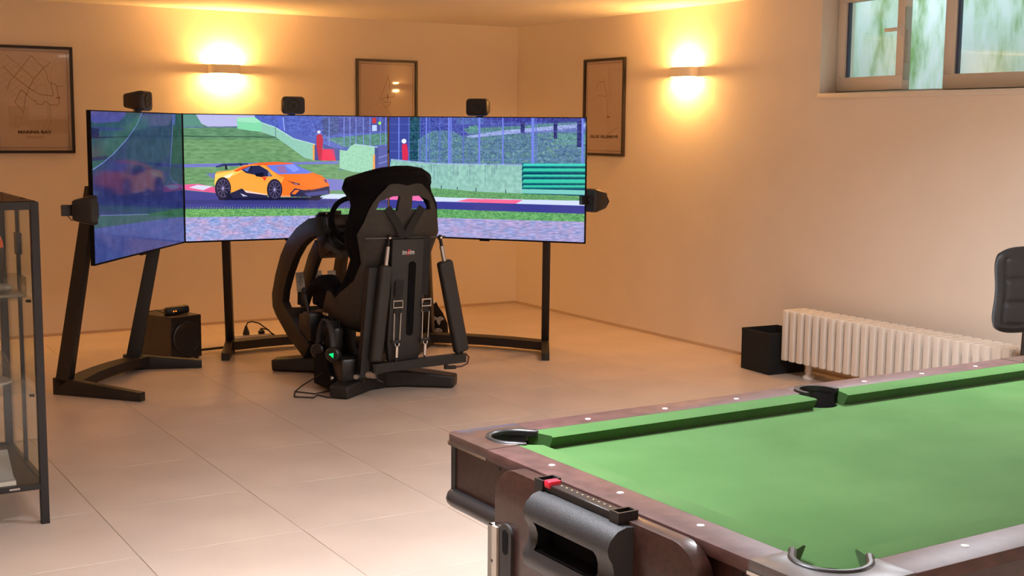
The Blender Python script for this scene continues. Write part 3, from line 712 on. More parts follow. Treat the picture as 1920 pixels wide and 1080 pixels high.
b = MB(); b.tube([(cl.x-.09, cl.y, zc-.03),(cl.x-.07, cl.y, zc-.055),(cl.x-.05, cl.y, zc-.035)], .003, 6); b.build('wire', M_rubber, sp)
cr = E[3]+Vector((.075,-.02,0)); zc = 1.13
sp = speaker((cr.x, cr.y, zc), (-1,-.12,0), 'satellite speaker fixed to the right edge of the right screen', True, pole=[((cr.x-.10, cr.y+.02, zc-.03), (cr.x-.02, cr.y+.06, zc+.03))])
b = MB(); b.tube([(cr.x+.05, cr.y, zc+.03),(cr.x+.085, cr.y, zc+.02),(cr.x+.10, cr.y, zc-.01),(cr.x+.085, cr.y, zc-.035),(cr.x+.05, cr.y, zc-.03)], .007, 8); b.build('cable_loop', M_rubber, sp)

# ------------------------------------------------------------------ subwoofer and control pod
sub = thing('subwoofer', 'black cube subwoofer on the floor behind the left screen stand', 'subwoofer', (-3.60,-1.32,0))
Ms = frame2((-3.86,-1.19,0), (1,-.42)) # front face along local x... speaker side faces the camera
MsF = Matrix.Translation((-3.662,-1.52,0)) @ Matrix.Rotation(math.radians(19), 4, 'Z') @ Matrix.Translation((.125,0,0))
b = MB(MsF); b.box((-.125,.0,.012), (.125,.40,.307), .004, seg=1); b.build('cabinet_body', M_blackpl, sub)
b = MB(MsF); b.lathe([(.116,0),(.116,.008),(.108,.012),(.102,.004),(.05,-.004),(.001,-.002)], (.0,-.001,.155), (0,-1,0), 40); b.build('driver', M_blackpl, sub)
for x, y in ((-.10,.03),(.10,.03),(-.10,.37),(.10,.37)): b = MB(MsF); b.cyl((x,y,0),(x,y,.014),.016); b.build('rubber_foot', M_rubber, sub)
b = MB(MsF); b.cyl((-.125,.36,.17),(-.137,.36,.17),.03); b.build('bass_port', M_blackpl, sub)
pod = thing('control_pod', 'small black control pod with orange light on the subwoofer', 'remote control', (-3.58,-1.38,.307))
Mp = Matrix.Translation((-3.58,-1.38,.338)) @ Matrix.Rotation(math.radians(2), 4, 'Z') @ Matrix.Rotation(math.radians(-5), 4, 'Y')
b = MB(Mp); b.box((-.085,-.03,-.030), (.085,.03,.028), .018, seg=4); b.build('pod_body', M_blackpl, pod)
b = MB(Mp)
for x in (-.030,-.014): b.cyl((x,-.0295,-.001),(x,-.0315,-.001),.0045, seg=8)
lab(b.build('indicator', M_led_o, pod), 'two glowing orange indicator dots')
for x, z in ((-.036,-.018),(.0,.014),(-.045,.0)): b = MB(Mp); b.cyl((x,-.0295,z),(x,-.031,z),.002, seg=6); b.build('marking', M_steel, pod)
o = MB(); o.tube([(-3.665,-1.37,.322),(-3.70,-1.30,.335),(-3.735,-1.25,.32),(-3.76,-1.20,.311)], .003, 6); tag(o.build('pod_cable', M_rubber), 'thin black cable leading from the control pod across the subwoofer', 'cable')
# floor cable between subwoofer and the stands, power strip
o = MB(); o.tube([(-3.44,-1.30,.03),(-3.3,-1.28,.03),(-3.15,-1.26,.03),(-3.0,-1.1,.012),(-2.7,-1.0,.012)], .009, 8); tag(o.build('floor_cable', M_rubber), 'thick black cable from the subwoofer to the middle stand', 'cable')
ps = thing('power_strip', 'white power strip with two plugs behind the middle stand', 'power strip', (-2.86,-.87,0))
b = MB(Matrix.Translation((-2.86,-.87,0)) @ Matrix.Rotation(math.radians(-5),4,'Z')); b.box((-.17,-.03,0),(.17,.03,.045),.008); b.build('strip_body', M_white, ps)
for x, hh in ((-2.91,.055),(-2.79,.03)):
    b = MB(); b.lathe([(.026,0),(.024,.02),(.012,hh),(.008,hh+.012)], (x,-.885,.045), (0,0,1), 12); b.build('plug', M_blackpl, ps)
b = MB(); b.tube([(-2.91,-.885,.11),(-2.90,-.89,.135),(-2.87,-.90,.145),(-2.82,-.92,.13),(-2.76,-.95,.08),(-2.72,-.98,.03)], .005, 8); b.tube([(-2.79,-.885,.085),(-2.75,-.9,.075),(-2.70,-.93,.03)], .005, 8); b.build('plug_cable', M_rubber, ps)

# ================================================================== RACING RIG
RX = -2.755
rig = thing('racing_cockpit', 'black racing simulator cockpit frame with curved side arms and pedals', 'racing rig', (RX,-2.5,0))
# base: spine, front and rear chevrons
b = MB(); b.box((RX-.10,-2.85,.03),(RX+.10,-2.05,.13), .012); b.build('spine', M_black, rig)
def chevron(yc, yt, name, xt=.395):
    for sgn in (-1, 1):
        b = MB(); pts = [(RX, yc, .055), (RX+sgn*.16, yc+(yt-yc)*.25, .055), (RX+sgn*xt, yt, .04)]
        b.bar(pts, [.19,.17,.12], [.11,.10,.075]); o = b.build(name, M_black, rig)
        md = o.modifiers.new('bevel','BEVEL'); md.width = .012; md.segments = 2
chevron(-2.90, -3.17, 'rear_foot'); chevron(-2.33, -2.10, 'front_foot')
# curved side arms (profile in y,z)
OUT = [(-2.30,.10),(-2.02,.20),(-1.80,.32),(-1.74,.37),(-1.73,.46),(-1.80,.60),(-1.90,.74),(-2.02,.85),(-2.20,.95),(-2.40,1.02),(-2.55,1.04)]
INN = [(-2.55,.92),(-2.42,.90),(-2.26,.83),(-2.14,.74),(-2.04,.63),(-1.95,.50),(-1.93,.43),(-1.98,.39),(-2.15,.30),(-2.40,.20)]
def arm(x0, x1, sc=1.0):
    b = MB(); b.prism(OUT+INN, 0, x0, x1, .006); return b.build('side_arm', M_black, rig)
arm(-3.02, -2.965); arm(-2.49, -2.435)
# inner curved support between the arms
b = MB(); IN2 = [(y-.03, z) for y, z in OUT[2:8]]+[(y, z+.02) for y, z in INN[3:7]]
b.prism(IN2, 0, -2.83, -2.80, .004); b.build('inner_support', M_black, rig)
# deck joining the arms at the wheel, lower link to the base
b = MB(); b.box((-3.0,-2.50,.93),(-2.44,-2.28,.955), .004); b.build('wheel_deck', M_black, rig)
b = MB(); b.bar([(-2.99,-2.20,.17),(RX,-2.30,.12),(-2.46,-2.20,.17)], .10, .07); b.build('cross_link', M_black, rig)
b = MB(); b.bar([(-2.99,-2.62,.87),(-2.9,-2.66,.80),(-2.76,-2.60,.82),(-2.6,-2.55,.86)], .03, .03); b.build('deck_brace', M_shell, rig)
# pedal plate with three pedals
b = MB(); b.box((-2.99,-2.02,.33),(-2.52,-1.80,.36), .004); b.box((-2.99,-2.05,.29),(-2.52,-2.02,.40), .004); b.build('pedal_plate', M_black, rig)
for i, (px, zt, hh) in enumerate(((-2.895,.625,.135),(-2.765,.63,.13),(-2.665,.625,.07))):
    Mx = Matrix.Translation((px,-1.95,zt-hh/2)) @ Matrix.Rotation(math.radians(-12),4,'X')
    t = bmesh.new(); b = MB(Mx); b.box((-.030,-.004,-hh/2),(.030,.004,hh/2), .0035, seg=2); o = lab(b.build('pedal', M_alu, rig), 'grey drilled metal pedal face')
    b = MB(Mx)
    for (hx, hz) in ((0,.03),(-.012,.0),(.012,.0),(0,-.014),(0,.012)):
        if hh > .1: b.cyl((hx,-.0052,hz),(hx,-.0042,hz),.0045, seg=8)
    if hh > .1: b.build('drilled_hole', M_blackpl, o)
    b = MB(); b.bar([(px,-1.94,zt-hh*.6),(px,-1.93,.40)], .022, .022, (0,1,0)); b.tube([(px,-1.92,.50),(px,-2.0,.40)], .012, 8); b.build('pedal_arm', M_dull, rig)
b = MB()
for k in range(9): b.cyl((-2.98+k*.05,-2.045,.385+.01*(k%3)),(-2.98+k*.05,-2.03,.385+.01*(k%3)),.007, seg=8)
lab(b.build('pedal_bolts', M_steel, rig), 'shiny bolts on the pedal plate')
# dark machinery under and beside the seat
b = MB(); b.cbox((-2.93,-2.30,.30),(.16,.20,.16),.01); b.cbox((-2.88,-2.48,.38),(.20,.16,.10),.01); b.build('motor_housing', M_blackpl, rig)
b = MB(); b.cbox((-2.80,-2.78,.24),(.34,.42,.05),.006); b.cbox((-2.97,-2.78,.32),(.03,.44,.12),.004); b.cbox((-2.55,-2.78,.32),(.03,.44,.12),.004); b.build('seat_rail', M_black, rig)
b = MB(); b.cbox((-3.02,-2.98,.14),(.16,.26,.17),.02); b.cbox((-3.04,-2.86,.32),(.07,.16,.14),.02); b.build('side_mount', M_blackpl, rig)
b = MB(); b.prism([(-3.06,.02),(-2.74,.02),(-2.74,.20),(-2.9,.24)], 0, -3.13, -2.93, .01); b.build('rear_mount', M_fab, rig)
b = MB(); b.cbox((-3.07,-2.60,.40),(.10,.12,.09),.01); b.cyl((-3.09,-2.58,.44),(-3.11,-2.56,.56),.012); b.ball((-3.11,-2.56,.58),.022); b.build('shifter', M_blackpl, rig)
# shift lever box label lettering-like light plate
b = MB(); b.cbox((-3.115,-2.90,.475),(.004,.075,.014)); b.cyl((-3.12,-3.02,.10),(-3.13,-3.02,.10),.012); lab(b.build('metal_tag', M_steel, rig), 'small bright metal tags and bolt')
b = MB(); b.cyl((-3.02,-3.17,.13),(-3.05,-3.2,.13),.014); b.cyl((-2.98,-3.16,.135),(-2.93,-3.22,.135),.022); lab(b.build('pivot_bolt', M_steel, rig), 'chrome pivot bolt')

# ---- steering wheel and base
swc = Vector((-2.735,-2.50,1.00)); tilt = math.radians(22)
sw = thing('steering_wheel', 'black steering wheel on its motor base, left of the seat', 'steering wheel', swc)
Mw = Matrix.Translation(swc) @ Matrix.Rotation(-tilt, 4, 'X')
b = MB(Mw); b.tube([(math.cos(2*math.pi*k/36)*.160, 0, math.sin(2*math.pi*k/36)*.160) for k in range(36)], .017, 12, closed=True); b.build('rim', M_fab, sw)
for a in (0, 180, 270):
    b = MB(Mw); ca, sa = math.cos(math.radians(a)), math.sin(math.radians(a)); b.bar([(.04*ca,.01,.04*sa),(.15*ca,0,.15*sa)], .035, .006, (0,1,0)); b.build('spoke', M_blackpl, sw)
b = MB(Mw); b.cyl((0,.02,0),(0,-.012,0),.055, seg=28); b.build('hub', M_blackpl, sw)
b = MB(Mw); b.box((-.14,.02,.05),(-.075,.03,.085),.003); b.box((.075,.02,.05),(.14,.03,.085),.003); b.build('shift_paddle', M_blackpl, sw)
b = MB(Mw); b.cyl((0,.0,0),(0,.12,0),.03); b.build('shaft', M_black, sw)
wb = thing('wheel_base', 'black wheel motor base box behind the steering wheel', 'wheel base', (-2.80,-2.36,.955))
b = MB(Mw); b.box((-.165,.08,-.16),(.10,.28,.08),.012); b.build('motor_box', M_blackpl, wb)
b = MB(Mw); b.box((-.20,.085,.085),(-.05,.16,.10),.003); b.box((-.155,.06,-.05),(-.12,.10,.07),.004); b.build('button_bracket', M_blackpl, wb)
b = MB(Mw); b.cbox((-.155,.075,.085),(.012,.006,.014)); b.cbox((-.16,.075,.0),(.003,.004,.12)); b.cbox((-.155,.075,-.03),(.008,.006,.008)); lab(b.build('metal_tag', M_alu, wb), 'tiny pale metal tab')

# ---- bucket seat
seat = thing('bucket_seat', 'black fabric bucket racing seat with grey shell, seen from behind', 'racing seat', (RX,-2.95,.30))
#        path (y,z), forward normal (ny,nz), back half width, tip half width, wing depth, shell reach
ST = [(-2.44,.42, .10, .99, .19, .255, .15, .55),
      (-2.60,.39, .08, .99, .19, .265, .24, .75),
      (-2.78,.36, .15, .99, .19, .265, .29, .95),
      (-2.95,.36, .45, .89, .19, .262, .28, .98),
      (-3.05,.44, .85, .52, .19, .258, .25, .98),
      (-3.09,.56, .97, .22, .19, .250, .20, .98),
      (-3.12,.68, .99, .14, .185,.242, .15, .80),
      (-3.155,.80,.99, .10, .185,.238, .12, .72),
      (-3.18,.89, .99, .10, .200,.270, .14, .72),
      (-3.205,.97,.99, .12, .215,.290, .14, .74),
      (-3.225,1.04,.99,.14, .210,.284, .12, .68),
      (-3.243,1.118,.99,.16,.195,.270, .12, .65),
      (-3.255,1.160,.99,.16,.182,.262,.17, .63),
      (-3.267,1.205,.99,.14,.166,.256,.29, .60),
      (-3.275,1.235,.99,.10,.150,.252,.29, .56),
      (-3.278,1.285,.99, .05,.105,.235,.18, .50)]
US = [-1,-.93,-.82,-.70,-.60,-.54,-.46,-.30,-.14,0,.14,.30,.46,.54,.60,.70,.82,.93,1]
def seat_pt(st, u, off=0.0):
    y, z, ny, nz, wb_, wt, d, sh = st
    au = abs(u); s_ = 1 if u >= 0 else -1
    if au <= .6:
        x = au/.6*wb_; dep = .02*(au/.6)**3
        tx, td = wb_/.6, .06*(au/.6)**2/.6
    else:
        k = (au-.6)/.4; e = k*k*(3-2*k)
        x = wb_ + (wt-wb_)*(1-(1-k)**2); dep = .02 + (d-.02)*(k**1.5)
        tx, td = (wt-wb_)*2*(1-k)/.4+.05, (d-.02)*1.5*k**.5/.4+.05
    n = Vector((ny, nz)).normalized()
    L = math.hypot(tx, td); off = off*(.25 if off > 0 and au < .62 else 1); ox, od = -td/L*off, tx/L*off     # offset towards the occupant
    X = x+ox; Dp = dep+od
    return Vector((RX+s_*X, y+n.x*Dp, z+n.y*Dp))
HOLE = set()
def in_hole(i, j):   # cells open for the harness, row i (stations i..i+1), column j (US j..j+1)
    return i in (11, 12) and j in (5, 6, 7, 10, 11, 12)
def seat_surface(off_in, off_out, reach=False):
    b = MB(); n = len(US); m = len(ST); V = {}
    for side, off in ((0, off_in), (1, off_out)):
        for i, st in enumerate(ST):
            sh = st[7] if reach else 1.0
            for j, u in enumerate(US):
                uu = max(-sh, min(sh, u))
                s2 = list(st)
                # slanted upper outer corner of the harness slots
                p = seat_pt(s2, uu, off)
                if i == 13 and abs(u) in (.54,.46): p = seat_pt(ST[12], uu, off).lerp(p, .25 if abs(u) == .54 else .55)
                V[side,i,j] = b._v(p)
    for i in range(m-1):
        for j in range(n-1):
            if in_hole(i, j): continue
            for side in (0,1):
                q = [V[side,i,j],V[side,i,j+1],V[side,i+1,j+1],V[side,i+1,j]]
                if len(set(tuple(round(c,6) for c in v.co) for v in q)) < 3: continue
                fc = b.bm.faces.new(q if side == 0 else q[::-1]); fc.smooth = True
    def edge(i0,j0,i1,j1):
        q = [V[0,i0,j0],V[0,i1,j1],V[1,i1,j1],V[1,i0,j0]]
        try: b.bm.faces.new(q)
        except ValueError: pass
    for j in range(n-1): edge(0,j,0,j+1); edge(m-1,j,m-1,j+1)
    for i in range(m-1): edge(i,0,i+1,0); edge(i,n-1,i+1,n-1)
    for i in range(m-1):
        for j in range(n-1):
            if in_hole(i,j):
                if not in_hole(i-1,j): edge(i,j,i,j+1)
                if not in_hole(i+1,j): edge(i+1,j,i+1,j+1)
                if not in_hole(i,j-1): edge(i,j,i+1,j)
                if not in_hole(i,j+1): edge(i,j+1,i+1,j+1)
    bmesh.ops.remove_doubles(b.bm, verts=b.bm.verts[:], dist=1e-5)
    return b
o = seat_surface(.045, .0).build('seat_padding', M_fab, seat)
o = seat_surface(-.001, -.018, True).build('seat_shell', M_shell, seat); lab(o, 'grey-brown glass fibre shell on the back')
# padded rim bolster along the wings and over the head
left = [seat_pt(st, -1.0, .02) for st in ST]; right = [seat_pt(st, 1.0, .02) for st in ST]
top = [Vector((RX+x, y, z)) for x, y, z in ((-.19,-3.14,1.300),(-.12,-3.20,1.325),(-.04,-3.225,1.335),(.04,-3.225,1.335),(.12,-3.20,1.325),(.19,-3.14,1.300))]
pts = left[:15]+top+right[:15][::-1]
rad = [.040,.046,.048,.045,.042,.038,.034,.032,.033,.034,.034,.034,.036,.042,.044]
b = MB(); b.tube(pts, rad+[.045,.045,.045,.045,.045,.045]+rad[::-1], 12); o = b.build('side_bolster', M_fab, seat)
# top bolster wrapping over the shell
b = MB(); b.tube([(RX+x, y, z) for x, y, z in ((-.245,-3.03,1.255),(-.20,-3.16,1.28),(-.11,-3.24,1.298),(0,-3.262,1.302),(.11,-3.24,1.298),(.175,-3.17,1.28),(.215,-3.06,1.255))], [.045,.05,.05,.05,.05,.045,.04], 14, flat=(1,1)); b.build('head_bolster', M_fab, seat)
# cushion front roll
b = MB(); b.tube([(RX+x, -2.47+abs(x)*.05, .46+abs(x)*.25) for x in (-.24,-.12,0,.12,.24)], .05, 12); b.build('cushion_roll', M_fab, seat)

# ---- rear support plate with logo, harness bar, belts, struts
def BY(z): return -3.175-.10*(z-.30)/.9-.02         # back face of the shell
bp = MB()
Mb = Matrix.Translation((RX+.025, -3.212, .62)) @ Matrix.Rotation(math.radians(5.5), 4, 'X')
bp.prism([(-.10,-.42),(.10,-.42),(.115,-.30),(.105,.0),(.105,.33),(-.105,.33),(-.105,.0),(-.115,-.30)], 1, -.022, .022, .01, Matrix.Identity(4)); 
for v in bp.bm.verts: v.co = Mb @ v.co
lab(bp.build('back_plate', M_dull, seat), 'dark grey back plate with a long recessed slot')
b = MB(Mb); b.prism([(math.cos(a)*.024+.03, (.17 if math.sin(a) >= 0 else -.24)+math.sin(a)*.024) for a in [k*math.pi/8 for k in range(16)]], 1, -.026, -.021); b.build('slot_recess', M_fab, seat)
MT = Mb @ Matrix.Translation((.0,-.0225,.25)) @ Matrix.Rotation(math.pi/2, 4, 'X')
text_part('logo_letters', 'im', .040, MT @ Matrix.Translation((-.0235,0,0)), M_logo_w, seat, .030, .0010)
text_part('logo_letters', 'im', .040, MT @ Matrix.Translation((.0255,0,0)), M_logo_w, seat, .030, .0010)
b = MB(MT @ Matrix.Translation((0,0,.0006))); b.prism([(-.009,-.017),(.005,-.017),(.011,.017),(-.003,.017)], 2, -.0005, .001); lab(b.build('logo_block', M_logo_r, seat), 'small red block in the logo')
text_part('logo_letters', 's', .030, MT @ Matrix.Translation((0.001,0,.0022)), M_logo_w, seat, .010, .0005)
hb = MB(); hb.tube([(-3.0,-3.235,.955),(-2.47,-3.235,.95)], .0048, 10); lab(hb.build('harness_bar', mat('dull_steel',(.12,.11,.10),.4,.6), seat), 'thin steel bar across the shell back')
for sx, lab_ in ((-1,''),(1,'')):
    bx = RX + (-.035 if sx < 0 else .155)
    har = MB(); har2 = MB()
    # diagonal webbing from the slot down to the back plate, then hanging strap
    sxs = RX+sx*.115
    har.bar([(sxs,-3.262,1.135),(RX+sx*.045,-3.268,1.03),(RX+sx*.01,-3.262,.96)], .048, .004, (0,1,0))
    if sx > 0: har2.bar([(bx+.0,-3.25,.955),(bx+.0,-3.235,.80),(bx-.004,-3.225,.60)], .046, .004, (0,1,0))
    else: har2.bar([(bx,-3.262,.70),(bx,-3.25,.60)], .052, .004, (0,1,0))
    har.build('shoulder_strap', M_belt, seat); har2.build('harness_strap', M_belt, seat)
    zb = .555
    b = MB(); rect = [(bx-.03,-3.24,zb+.02),(bx+.03,-3.24,zb+.02),(bx+.03,-3.24,zb-.02),(bx-.03,-3.24,zb-.02)]
    b.tube(rect, .0055, 8, closed=True); lab(b.build('buckle', M_chrome, seat), 'chrome rectangular strap buckle')
    b = MB(); b.bar([(bx,-3.235,zb),(bx,-3.232,zb-.06)], .045, .005, (0,1,0)); b.build('strap_end', M_belt, seat)
    b = MB()
    for dx in (-.022,.022): b.cyl((bx+dx,-3.235,zb-.055),(bx+dx*.9-.005,-3.23,.335), .0042, seg=8)
    lab(b.build('tension_rod', M_steel, seat), 'pair of thin steel rods')
    b = MB(); b.cbox((bx-.005,-3.23,.328),(.062,.014,.02),.003); b.build('rod_bridge', M_black, seat)
    b = MB(); b.tube([(bx-.003+.014*math.cos(a),-3.232,.312+.014*math.sin(a)) for a in [k*math.pi/5 for k in range(10)]], .003, 6, closed=True)
    b.cyl((bx-.005,-3.232,.296),(bx-.008,-3.232,.232),.011, seg=12); lab(b.build('shackle', M_chrome, seat), 'chrome hook and spring sleeve')
    b = MB(); b.cyl((bx-.008,-3.232,.232),(bx-.01,-3.232,.195),.006, seg=8); b.build('hook_bolt', M_black, seat)
# gas struts
for nm, base, topp, mid in (('l', (-2.93,-3.215,.215),(-2.845,-3.235,.955),.78), ('r',(-2.335,-3.20,.225),(-2.505,-3.235,.945),.80)):
    B0, T0 = Vector(base), Vector(topp); m = B0.lerp(T0, mid)
    w = .075 if nm == 'l' else .095
    b = MB(); b.bar([B0, m], w, .06, (0,1,0)); b2 = b.build('strut_body', M_dull, rig); md = b2.modifiers.new('bevel','BEVEL'); md.width = .018; md.segments = 3; md.limit_method = 'ANGLE'
    b = MB(); b.cyl(m, B0.lerp(T0,.93), .0135, seg=14); lab(b.build('strut_rod', M_steel, rig), 'shiny strut piston rod')
    b = MB(); b.cyl(B0.lerp(T0,.93), T0, .010, seg=12); b.ball(T0, .017); b.build('rod_end', M_black, rig)
    b = MB(); b.ball(T0+Vector((.0,-.012,0)), .010); lab(b.build('ball_joint', M_chrome, rig), 'chrome ball joint')
    if nm == 'l':
        b = MB(); b.bar([(-2.975,-3.165,.12),(-2.93,-3.18,.78)], [.085,.06], .05, (0,1,0)); b.build('rear_upright', M_black, rig)
b = MB(); b.bar([(-2.95,-3.21,.175),(-2.32,-3.21,.19)], .05, .055); b.build('lower_crossbar', M_black, rig)
b = MB(); b.cyl((-2.335,-3.20,.225),(-2.33,-3.20,.17),.012); b.tube([(-2.335,-3.205,.17),(-2.315,-3.205,.165),(-2.305,-3.205,.19)], .006, 8); b.build('strut_hook', M_black, rig)
b = MB(); b.tube([(-2.315,-3.215,.215),(-2.29,-3.215,.19),(-2.30,-3.215,.15),(-2.34,-3.215,.135),(-2.40,-3.215,.135)], .005, 8); lab(b.build('strut_lead', mat('red_black_lead',(0.08,0.01,0.008),.5), rig), 'dark red lead')
b = MB(); b.cyl((-2.385,-3.215,.134),(-2.44,-3.215,.137),.012); b.cbox((-2.45,-3.215,.145),(.02,.02,.035)); b.build('lead_socket', M_black, rig)
b = MB(); b.tube([(-2.935,-3.25,.20),(-2.945,-3.26,.15),(-2.93,-3.25,.11),(-2.89,-3.24,.09)], .005, 8); b.build('lead', M_dull, rig)

# ---- headset hanging beside the seat, boots/bag behind, loose cable
hs = thing('headset', 'black headset with a glowing green triangle hanging beside the seat', 'headset', (-3.10,-2.97,.25))
arc = [(-3.12,-3.03+.0*k,.26) for k in range(1)]
pts = []
A_ = Vector((-3.12,-3.04,.27)); B_ = Vector((-3.10,-2.76,.25)); 
for k in range(13):
    th = math.pi*k/12; c_ = (A_+B_)/2; pts.append(c_ + (A_-B_)/2*math.cos(th) + Vector((0,0,.18))*math.sin(th))
b = MB(); b.tube(pts, .014, 8, flat=(1.4,.5)); b.build('headband', M_dull, hs)
for q, nn in ((A_,0),(B_,1)):
    b = MB(); b.lathe([(.001,-.03),(.036,-.03),(.046,-.02),(.046,.012),(.038,.020),(.001,.021)], q+Vector((-.01,-.01,-.02)), (-.75,-.65,0), 24); b.build('ear_cup', M_blackpl, hs)
ax = Vector((-.75,-.65,0)).normalized(); sx_ = Vector((.65,-.75,0)).normalized()
c_ = A_+Vector((-.01,-.01,-.02))+ax*.0225
b = MB(); b.mesh([c_+sx_*.014+Vector((0,0,.013)), c_+sx_*.012+Vector((0,0,-.017)), c_-sx_*.016+Vector((0,0,.004)), c_+ax*.002+sx_*.014+Vector((0,0,.013)), c_+ax*.002+sx_*.012+Vector((0,0,-.017)), c_+ax*.002-sx_*.016+Vector((0,0,.004))], [(0,1,2),(3,5,4),(0,3,4,1),(1,4,5,2),(2,5,3,0)])
lab(b.build('light_badge', M_led_g, hs), 'glowing green triangle')
o = MB(); o.tube([(-3.10,-2.98,.22),(-3.12,-2.9,.12),(-3.20,-2.72,.006),(-3.30,-2.86,.006),(-3.22,-2.98,.006),(-3.14,-2.95,.006),(-3.05,-2.92,.006)], .004, 6)
o.tube([(-3.30,-2.86,.006),(-3.36,-3.0,.006),(-3.27,-3.08,.006),(-3.22,-3.02,.006),(-3.19,-3.12,.006),(-3.14,-3.13,.006)], .004, 6)
tag(o.build('loose_cable', M_rubber), 'thin black cable looping on the floor left of the rear foot', 'cable')
# dark cables and straps bunch under the seat
o = MB()
for k in range(9):
    x = -3.04+random.uniform(-.05,.05); y = -2.72+random.uniform(-.15,.1)
    o.tube([(x,y,.42),(x-.02,y-.05,.33),(x+random.uniform(-.04,.04),y-.02,.24),(x+random.uniform(-.05,.05),y+.06,.15),(x+.03,y+.02,.06)], .008, 6)
o.build('cable_bundle', M_rubber, rig)
bag = thing('patterned_helmet_bag', 'black bag with white swirl pattern behind the right strut', 'bag', (-2.02,-1.95,0))
bc = Vector((-1.64,-1.47,0))
b = MB(); b.lathe([(.001,0),(.10,0),(.125,.04),(.12,.12),(.085,.20),(.05,.25),(.035,.285),(.001,.295)], bc, (0,0,1), 20); b.build('bag_body', M_fab, bag)
bag.location = bc
for ch in bag.children: ch.data.transform(Matrix.Translation(Vector((-2.02,-1.95,0))-bc))
b = MB()
for (ang_, z, s_) in ((-1.95,.155,1),(-1.45,.15,1),(-1.68,.065,1.1)):
    r_ = .118 if z < .12 else .108; cc = bc+Vector((math.cos(ang_)*r_, math.sin(ang_)*r_, z)); tx_ = Vector((-math.sin(ang_), math.cos(ang_), 0)); nn_ = Vector((math.cos(ang_), math.sin(ang_), .3 if z > .12 else -.1)); uu_ = Vector((0,0,1))-nn_*.3*(1 if z > .12 else -.3)
    for rr_ in (.010,.021,.032):
        pts = [cc + nn_*.010 + (tx_*math.cos(a)+uu_*math.sin(a))*rr_*s_ for a in [math.radians(20+d*20) for d in range(12)]]
        b.tube(pts, .0025, 5)
lab(b.build('swirl_pattern', M_logo_w, bag), 'white concentric swirl print')
b = MB(); b.ball(bc+Vector((0,-.02,.285)), .02); lab(b.build('bag_toggle', M_steel, bag), 'light metal toggle')

# ================================================================== RADIATOR, BOX, CHAIR
rad = thing('radiator', 'white column radiator on feet under the window', 'radiator', (-.20,-4.75,0))
RXc, R0y, PIT, RN = -.20, -3.895, .0690, 25
b = MB()
yc = R0y
for xx in (-.275,-.2,-.125):
    b.box((xx-.028, yc-.0225, .105), (xx+.028, yc+.0225, .44), .007, seg=3)
b.box((-.262, yc-.0345, .395), (-.215, yc+.0345, .438)); b.box((-.185, yc-.0345, .395), (-.135, yc+.0345, .438)); b.box((-.272, yc-.0345, .36), (-.262, yc+.0345, .425), .003, seg=1); b.box((-.275, yc-.0345, .118), (-.125, yc+.0345, .150), .006, seg=2)
sec = b.build('radiator_section', M_white, rad)
for k in range(1, RN):
    c_ = sec.copy(); COL.objects.link(c_); c_.parent = rad; c_.location = (0, -k*PIT, 0)
for y in (-4.03, -5.42):
    b = MB(); b.cyl((-.20,y,.014),(-.20,y,.12),.022); b.lathe([(.04,0),(.04,.012),(.03,.02),(.022,.024)], (-.20,y,0)); b.build('foot', M_white, rad)
b = MB(); b.cyl((-.24,-5.575,.41),(-.24,-5.66,.41),.022); b.cyl((-.24,-5.66,.41),(-.24,-5.72,.41),.03); b.cyl((-.24,-5.62,.41),(-.24,-5.62,.0),.010); lab(b.build('valve', M_steel, rad), 'metal valve with pipe to the floor')
b = MB(); b.box((-.285,-5.62,.36),(-.20,-5.575,.44),.004); b.build('end_cover', M_white, rad)

bx = thing('storage_box', 'black open-top fabric storage box beside the radiator', 'storage box', (-.20,-3.68,0))
Mx = Matrix.Translation((-.20,-3.685,0)) @ Matrix.Rotation(math.radians(-4),4,'Z')
b = MB(Mx); t_ = .006; w_, d_, h_ = .15, .15, .278
b.box((-w_,-d_,0),(w_,d_,t_)); b.box((-w_,-d_,t_),(w_,-d_+t_,h_)); b.box((-w_,d_-t_,t_),(w_,d_,h_)); b.box((-w_,-d_+t_,t_),(-w_+t_,d_-t_,h_)); b.box((w_-t_,-d_+t_,t_),(w_,d_-t_,h_))
b.build('box_body', M_boxf, bx)
b = MB(Mx); b.box((-w_-.002,-d_-.002,h_-.02),(w_+.002,-d_,h_)); b.box((-w_-.002,-d_-.002,h_-.02),(-w_,d_,h_)); b.build('rim_band', M_boxf, bx)

ch = thing('office_chair', 'black quilted low-back swivel chair at the right edge beyond the green table', 'chair', (-.612,-6.15,0))
cc = Vector((-.612,-6.15,0)); Mc = Matrix.Translation(cc) @ Matrix.Rotation(math.radians(-14),4,'Z')
bw, z0, z1 = .285, .61, 1.045
# padded backrest built as a 3 x 3 quilted pad
t = MB(Mc); NX, NZ = 44, 40; V = {}
for sd in (0,1):
    for i in range(NX+1):
        for k in range(NZ+1):
            u = i/NX*2-1; v = k/NZ*2-1
            # rounded rectangle outline
            rx = 1-.10*abs(v)**6; rz = 1-.14*abs(u)**5
            x = u*bw*rx*(1-.03*math.cos(v*math.pi)); z = (z0+z1)/2 + v*(z1-z0)/2*rz
            edge = max(abs(u),abs(v)); thick = .042*(1-edge**8)
            q = 1.0
            if edge < .82:
                gu = abs(((u/.82+1)*1.5) % 1 - .5)*2; gv = abs(((v/.82+1)*1.5) % 1 - .5)*2
                q = .38+.62*(1-gu**8)*(1-gv**8)
            y = (-1 if sd == 0 else 1)*thick*q - .03*(u*u) + .17
            V[sd,i,k] = t._v((x,y,z))
for i in range(NX):
    for k in range(NZ):
        for sd in (0,1):
            q = [V[sd,i,k],V[sd,i+1,k],V[sd,i+1,k+1],V[sd,i,k+1]]; fc = t.bm.faces.new(q); fc.smooth = True
